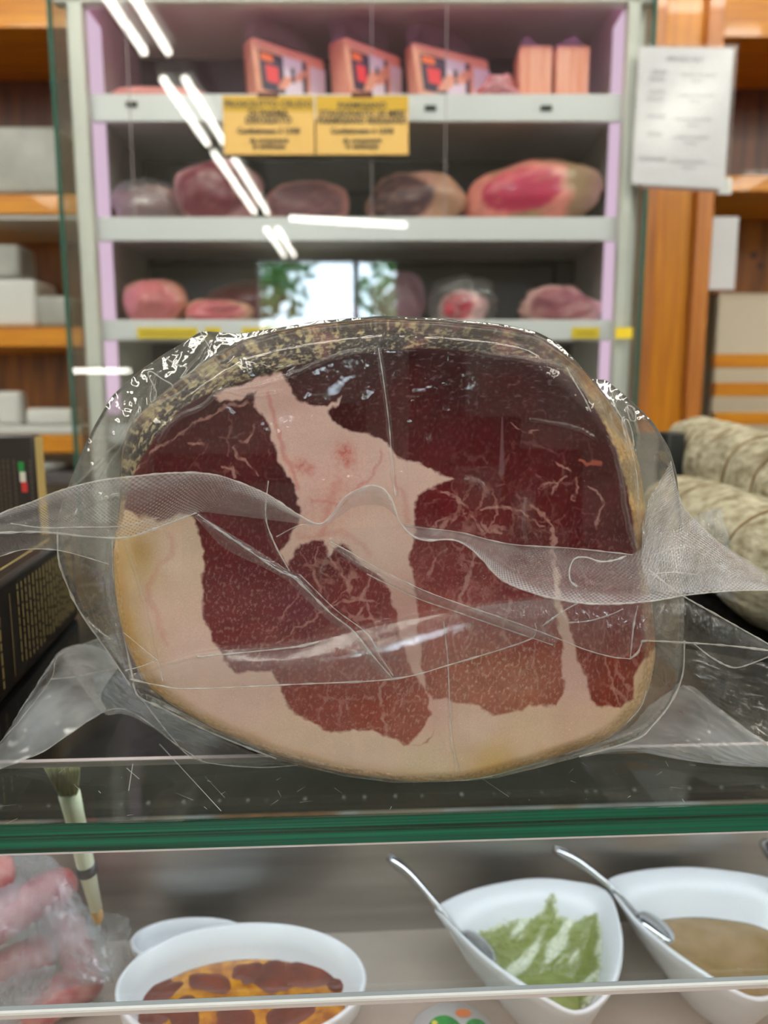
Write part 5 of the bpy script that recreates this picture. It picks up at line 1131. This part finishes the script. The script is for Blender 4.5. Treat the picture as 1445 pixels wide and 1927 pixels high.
# side skirt, right: frosted and ribbed
ribbon('side_skirt', [[(1262,868,.368),(1276,930,.366),(1290,960,.364),(1330,1002,.360),(1380,1042,.356),(1445,1085,.350),(1520,1135,.345)], [(1215,960,.352),(1225,1000,.348),(1250,1030,.344),(1310,1050,.342),(1360,1070,.338),(1445,1100,.334),(1520,1130,.332)], [(1206,1050,.338),(1212,1080,.332),(1230,1110,.328),(1300,1115,.322),(1370,1110,.320),(1445,1110,.320),(1520,1115,.320)]], M['film_em'], 220, 50, .34, uv=(520, 90), rip=.003, seed=2)
edge_line(fp([(1262,868,.368),(1276,930,.366),(1290,960,.364),(1330,1002,.360),(1380,1042,.356),(1445,1085,.350),(1520,1135,.345)]), .0005, 80)
for k in (0, 3):
    s = k*.17; edge_line(fp([(1206+k*3,1052+k*10,.334),(1250+k*6,1038+k*13,.334-.002*k),(1310+k*8,1025+k*20,.336)]), .0005, 30)
# wing behind the mouth on the left
ribbon('side_skirt', [[(-60,1010,.318),(0,990,.320),(60,975,.324),(110,960,.330),(200,950,.338)], [(-60,1060,.330),(0,1046,.332),(50,1034,.334),(110,1034,.338),(210,1062,.344)]], M['film_sheet'], 120, 30, .12, rip=.003, seed=4, bow=.004)
edge_line(fp([(-60,1066,.330),(0,1047,.331),(35,1036,.333),(70,1033,.335),(112,1036,.338),(160,1048,.342),(205,1062,.344)]), .0004, 60)
edge_line(fp([(108,1000,.366),(110,1050,.366),(122,1090,.366),(150,1150,.366),(200,1222,.366),(246,1290,.358)]), .0008, 80, 'side_weld'); edge_line(fp([(213,1010,.358),(214,1090,.356),(232,1190,.352),(252,1285,.346)]), .0007, 60, 'side_weld')
edge_line(fp([(250,1285,.344),(262,1312,.344),(300,1330,.346),(400,1380,.346),(520,1428,.345)]), .0008, 80, 'side_weld')
edge_line(fp([(1288,1205,.372),(1284,1270,.368),(1262,1322,.362),(1228,1365,.354),(1195,1392,.348),(1090,1424,.344)]), .0008, 80, 'side_weld')
# lower skirts lying on the counter
def qz(pts, z=.0006): return [tuple(Q(p[0], p[1], ZG+z+(p[2] if len(p) > 2 else 0))) for p in pts]
def qsheet(name, rails, nu, nv, rip, haze, seed, hz=None):
    return sheet(name, [catmull(qz(r), nu) for r in rails], M['film_sheet'], bag, nu, nv, rip, haze, seed, hz=hz)
inn = [(222,1190,.012),(248,1288,.010),(330,1345,.004),(420,1392,.002),(520,1432,.001),(600,1448,.0008)]
mid = [(150,1215,.026),(190,1310,.022),(262,1352,.014),(350,1400,.008),(430,1432,.002),(520,1438,.0008)]
outr = [(112,1226,.030),(190,1338,.022),(240,1336,.022),(300,1378,.014),(372,1430,.004),(480,1444,.0006)]
qsheet('lower_skirt', [inn, mid, outr], 90, 30, .0004, .24, 1)
qsheet('lower_skirt', [[(236,1240,.016),(205,1280,.018),(190,1310,.018),(200,1335,.018)], [(160,1212,.030),(120,1275,.026),(110,1330,.020),(135,1378,.014)], [(112,1226,.034),(80,1281,.028),(45,1340,.016),(60,1424,.004)], [(98,1252,.036),(62,1300,.026),(0,1400,.008),(-40,1462,.001)]], 60, 60, .0009, .46, 2)
edge_line([Vector(p) for p in qz([(250,1292,.010),(320,1384,.012),(372,1430,.004),(480,1444,.0006),(560,1440,.0006)])], .0004, 60)
edge_line([Vector(p) for p in qz([(-40,1440,.0006),(60,1424,.004),(135,1378,.014),(190,1342,.020),(235,1335,.020),(290,1368,.012),(330,1400,.010),(380,1432,.004)])], .0005, 90)
edge_line([Vector(p) for p in qz([(200,1198,.03),(150,1214,.034),(118,1222,.036),(104,1245,.036),(96,1278,.032),(50,1340,.018),(0,1398,.01),(-40,1450,.001)])], .0004, 80)
edge_line([Vector(p) for p in qz([(95,1278,.030),(150,1272,.028),(245,1252,.02)])], .0006, 40)
qsheet('lower_skirt', [[(1220,1330,.010),(1180,1372,.006),(1120,1398,.003),(1050,1420,.001)], [(1290,1290,.022),(1240,1360,.010),(1180,1395,.005),(1090,1424,.001)], [(1350,1330,.022),(1320,1380,.012),(1250,1405,.005),(1180,1413,.001)], [(1450,1405,.010),(1420,1425,.005),(1350,1435,.002),(1290,1431,.0006)], [(1540,1450,.006),(1530,1452,.003),(1470,1444,.001),(1400,1441,.0006)]], 60, 60, .0008, .42, 5)
qsheet('lower_skirt', [[(1240,1215,.06),(1270,1260,.04),(1270,1310,.02)], [(1320,1225,.05),(1340,1290,.035),(1340,1340,.02)], [(1400,1240,.05),(1420,1320,.03),(1430,1400,.012)], [(1520,1260,.05),(1530,1350,.03),(1540,1450,.006)]], 50, 40, .001, .055, 6)
edge_line([Vector(p) for p in qz([(1285,1290,.022),(1350,1336,.020),(1400,1372,.014),(1470,1418,.010)])], .0009, 50)
edge_line([Vector(p) for p in qz([(1090,1424,.001),(1180,1412,.001),(1250,1420,.001),(1300,1432,.0008),(1380,1440,.0006),(1500,1444,.0006)])], .0004, 50)

# film wrinkles as whitish beads; the hook and loops are drawn-in highlights
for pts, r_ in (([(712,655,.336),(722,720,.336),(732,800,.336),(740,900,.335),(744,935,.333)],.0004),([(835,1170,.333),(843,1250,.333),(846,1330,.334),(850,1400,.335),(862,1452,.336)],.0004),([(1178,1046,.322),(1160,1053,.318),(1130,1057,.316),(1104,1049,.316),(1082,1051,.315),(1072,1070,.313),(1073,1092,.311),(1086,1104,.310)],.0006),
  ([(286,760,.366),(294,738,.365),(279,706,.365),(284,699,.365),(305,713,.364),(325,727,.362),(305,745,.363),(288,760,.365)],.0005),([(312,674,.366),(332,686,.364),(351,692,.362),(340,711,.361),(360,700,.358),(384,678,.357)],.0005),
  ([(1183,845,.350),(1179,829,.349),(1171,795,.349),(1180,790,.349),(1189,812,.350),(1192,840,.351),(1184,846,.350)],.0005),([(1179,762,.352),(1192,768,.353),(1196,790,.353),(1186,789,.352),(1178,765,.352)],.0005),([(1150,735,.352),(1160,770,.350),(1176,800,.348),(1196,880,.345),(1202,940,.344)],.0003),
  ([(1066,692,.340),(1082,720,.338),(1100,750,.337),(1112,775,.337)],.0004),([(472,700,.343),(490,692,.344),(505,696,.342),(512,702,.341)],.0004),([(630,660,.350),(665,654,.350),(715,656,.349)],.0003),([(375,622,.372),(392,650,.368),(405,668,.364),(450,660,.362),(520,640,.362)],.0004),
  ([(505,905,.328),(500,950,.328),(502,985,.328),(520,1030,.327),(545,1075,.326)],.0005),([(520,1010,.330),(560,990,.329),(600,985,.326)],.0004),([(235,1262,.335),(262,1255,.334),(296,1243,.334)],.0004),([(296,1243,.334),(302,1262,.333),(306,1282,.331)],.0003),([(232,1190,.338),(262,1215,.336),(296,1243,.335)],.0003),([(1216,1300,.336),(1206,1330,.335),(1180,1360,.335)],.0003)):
    edge_line(fp(pts), r_, 60, 'wrinkle_glint')
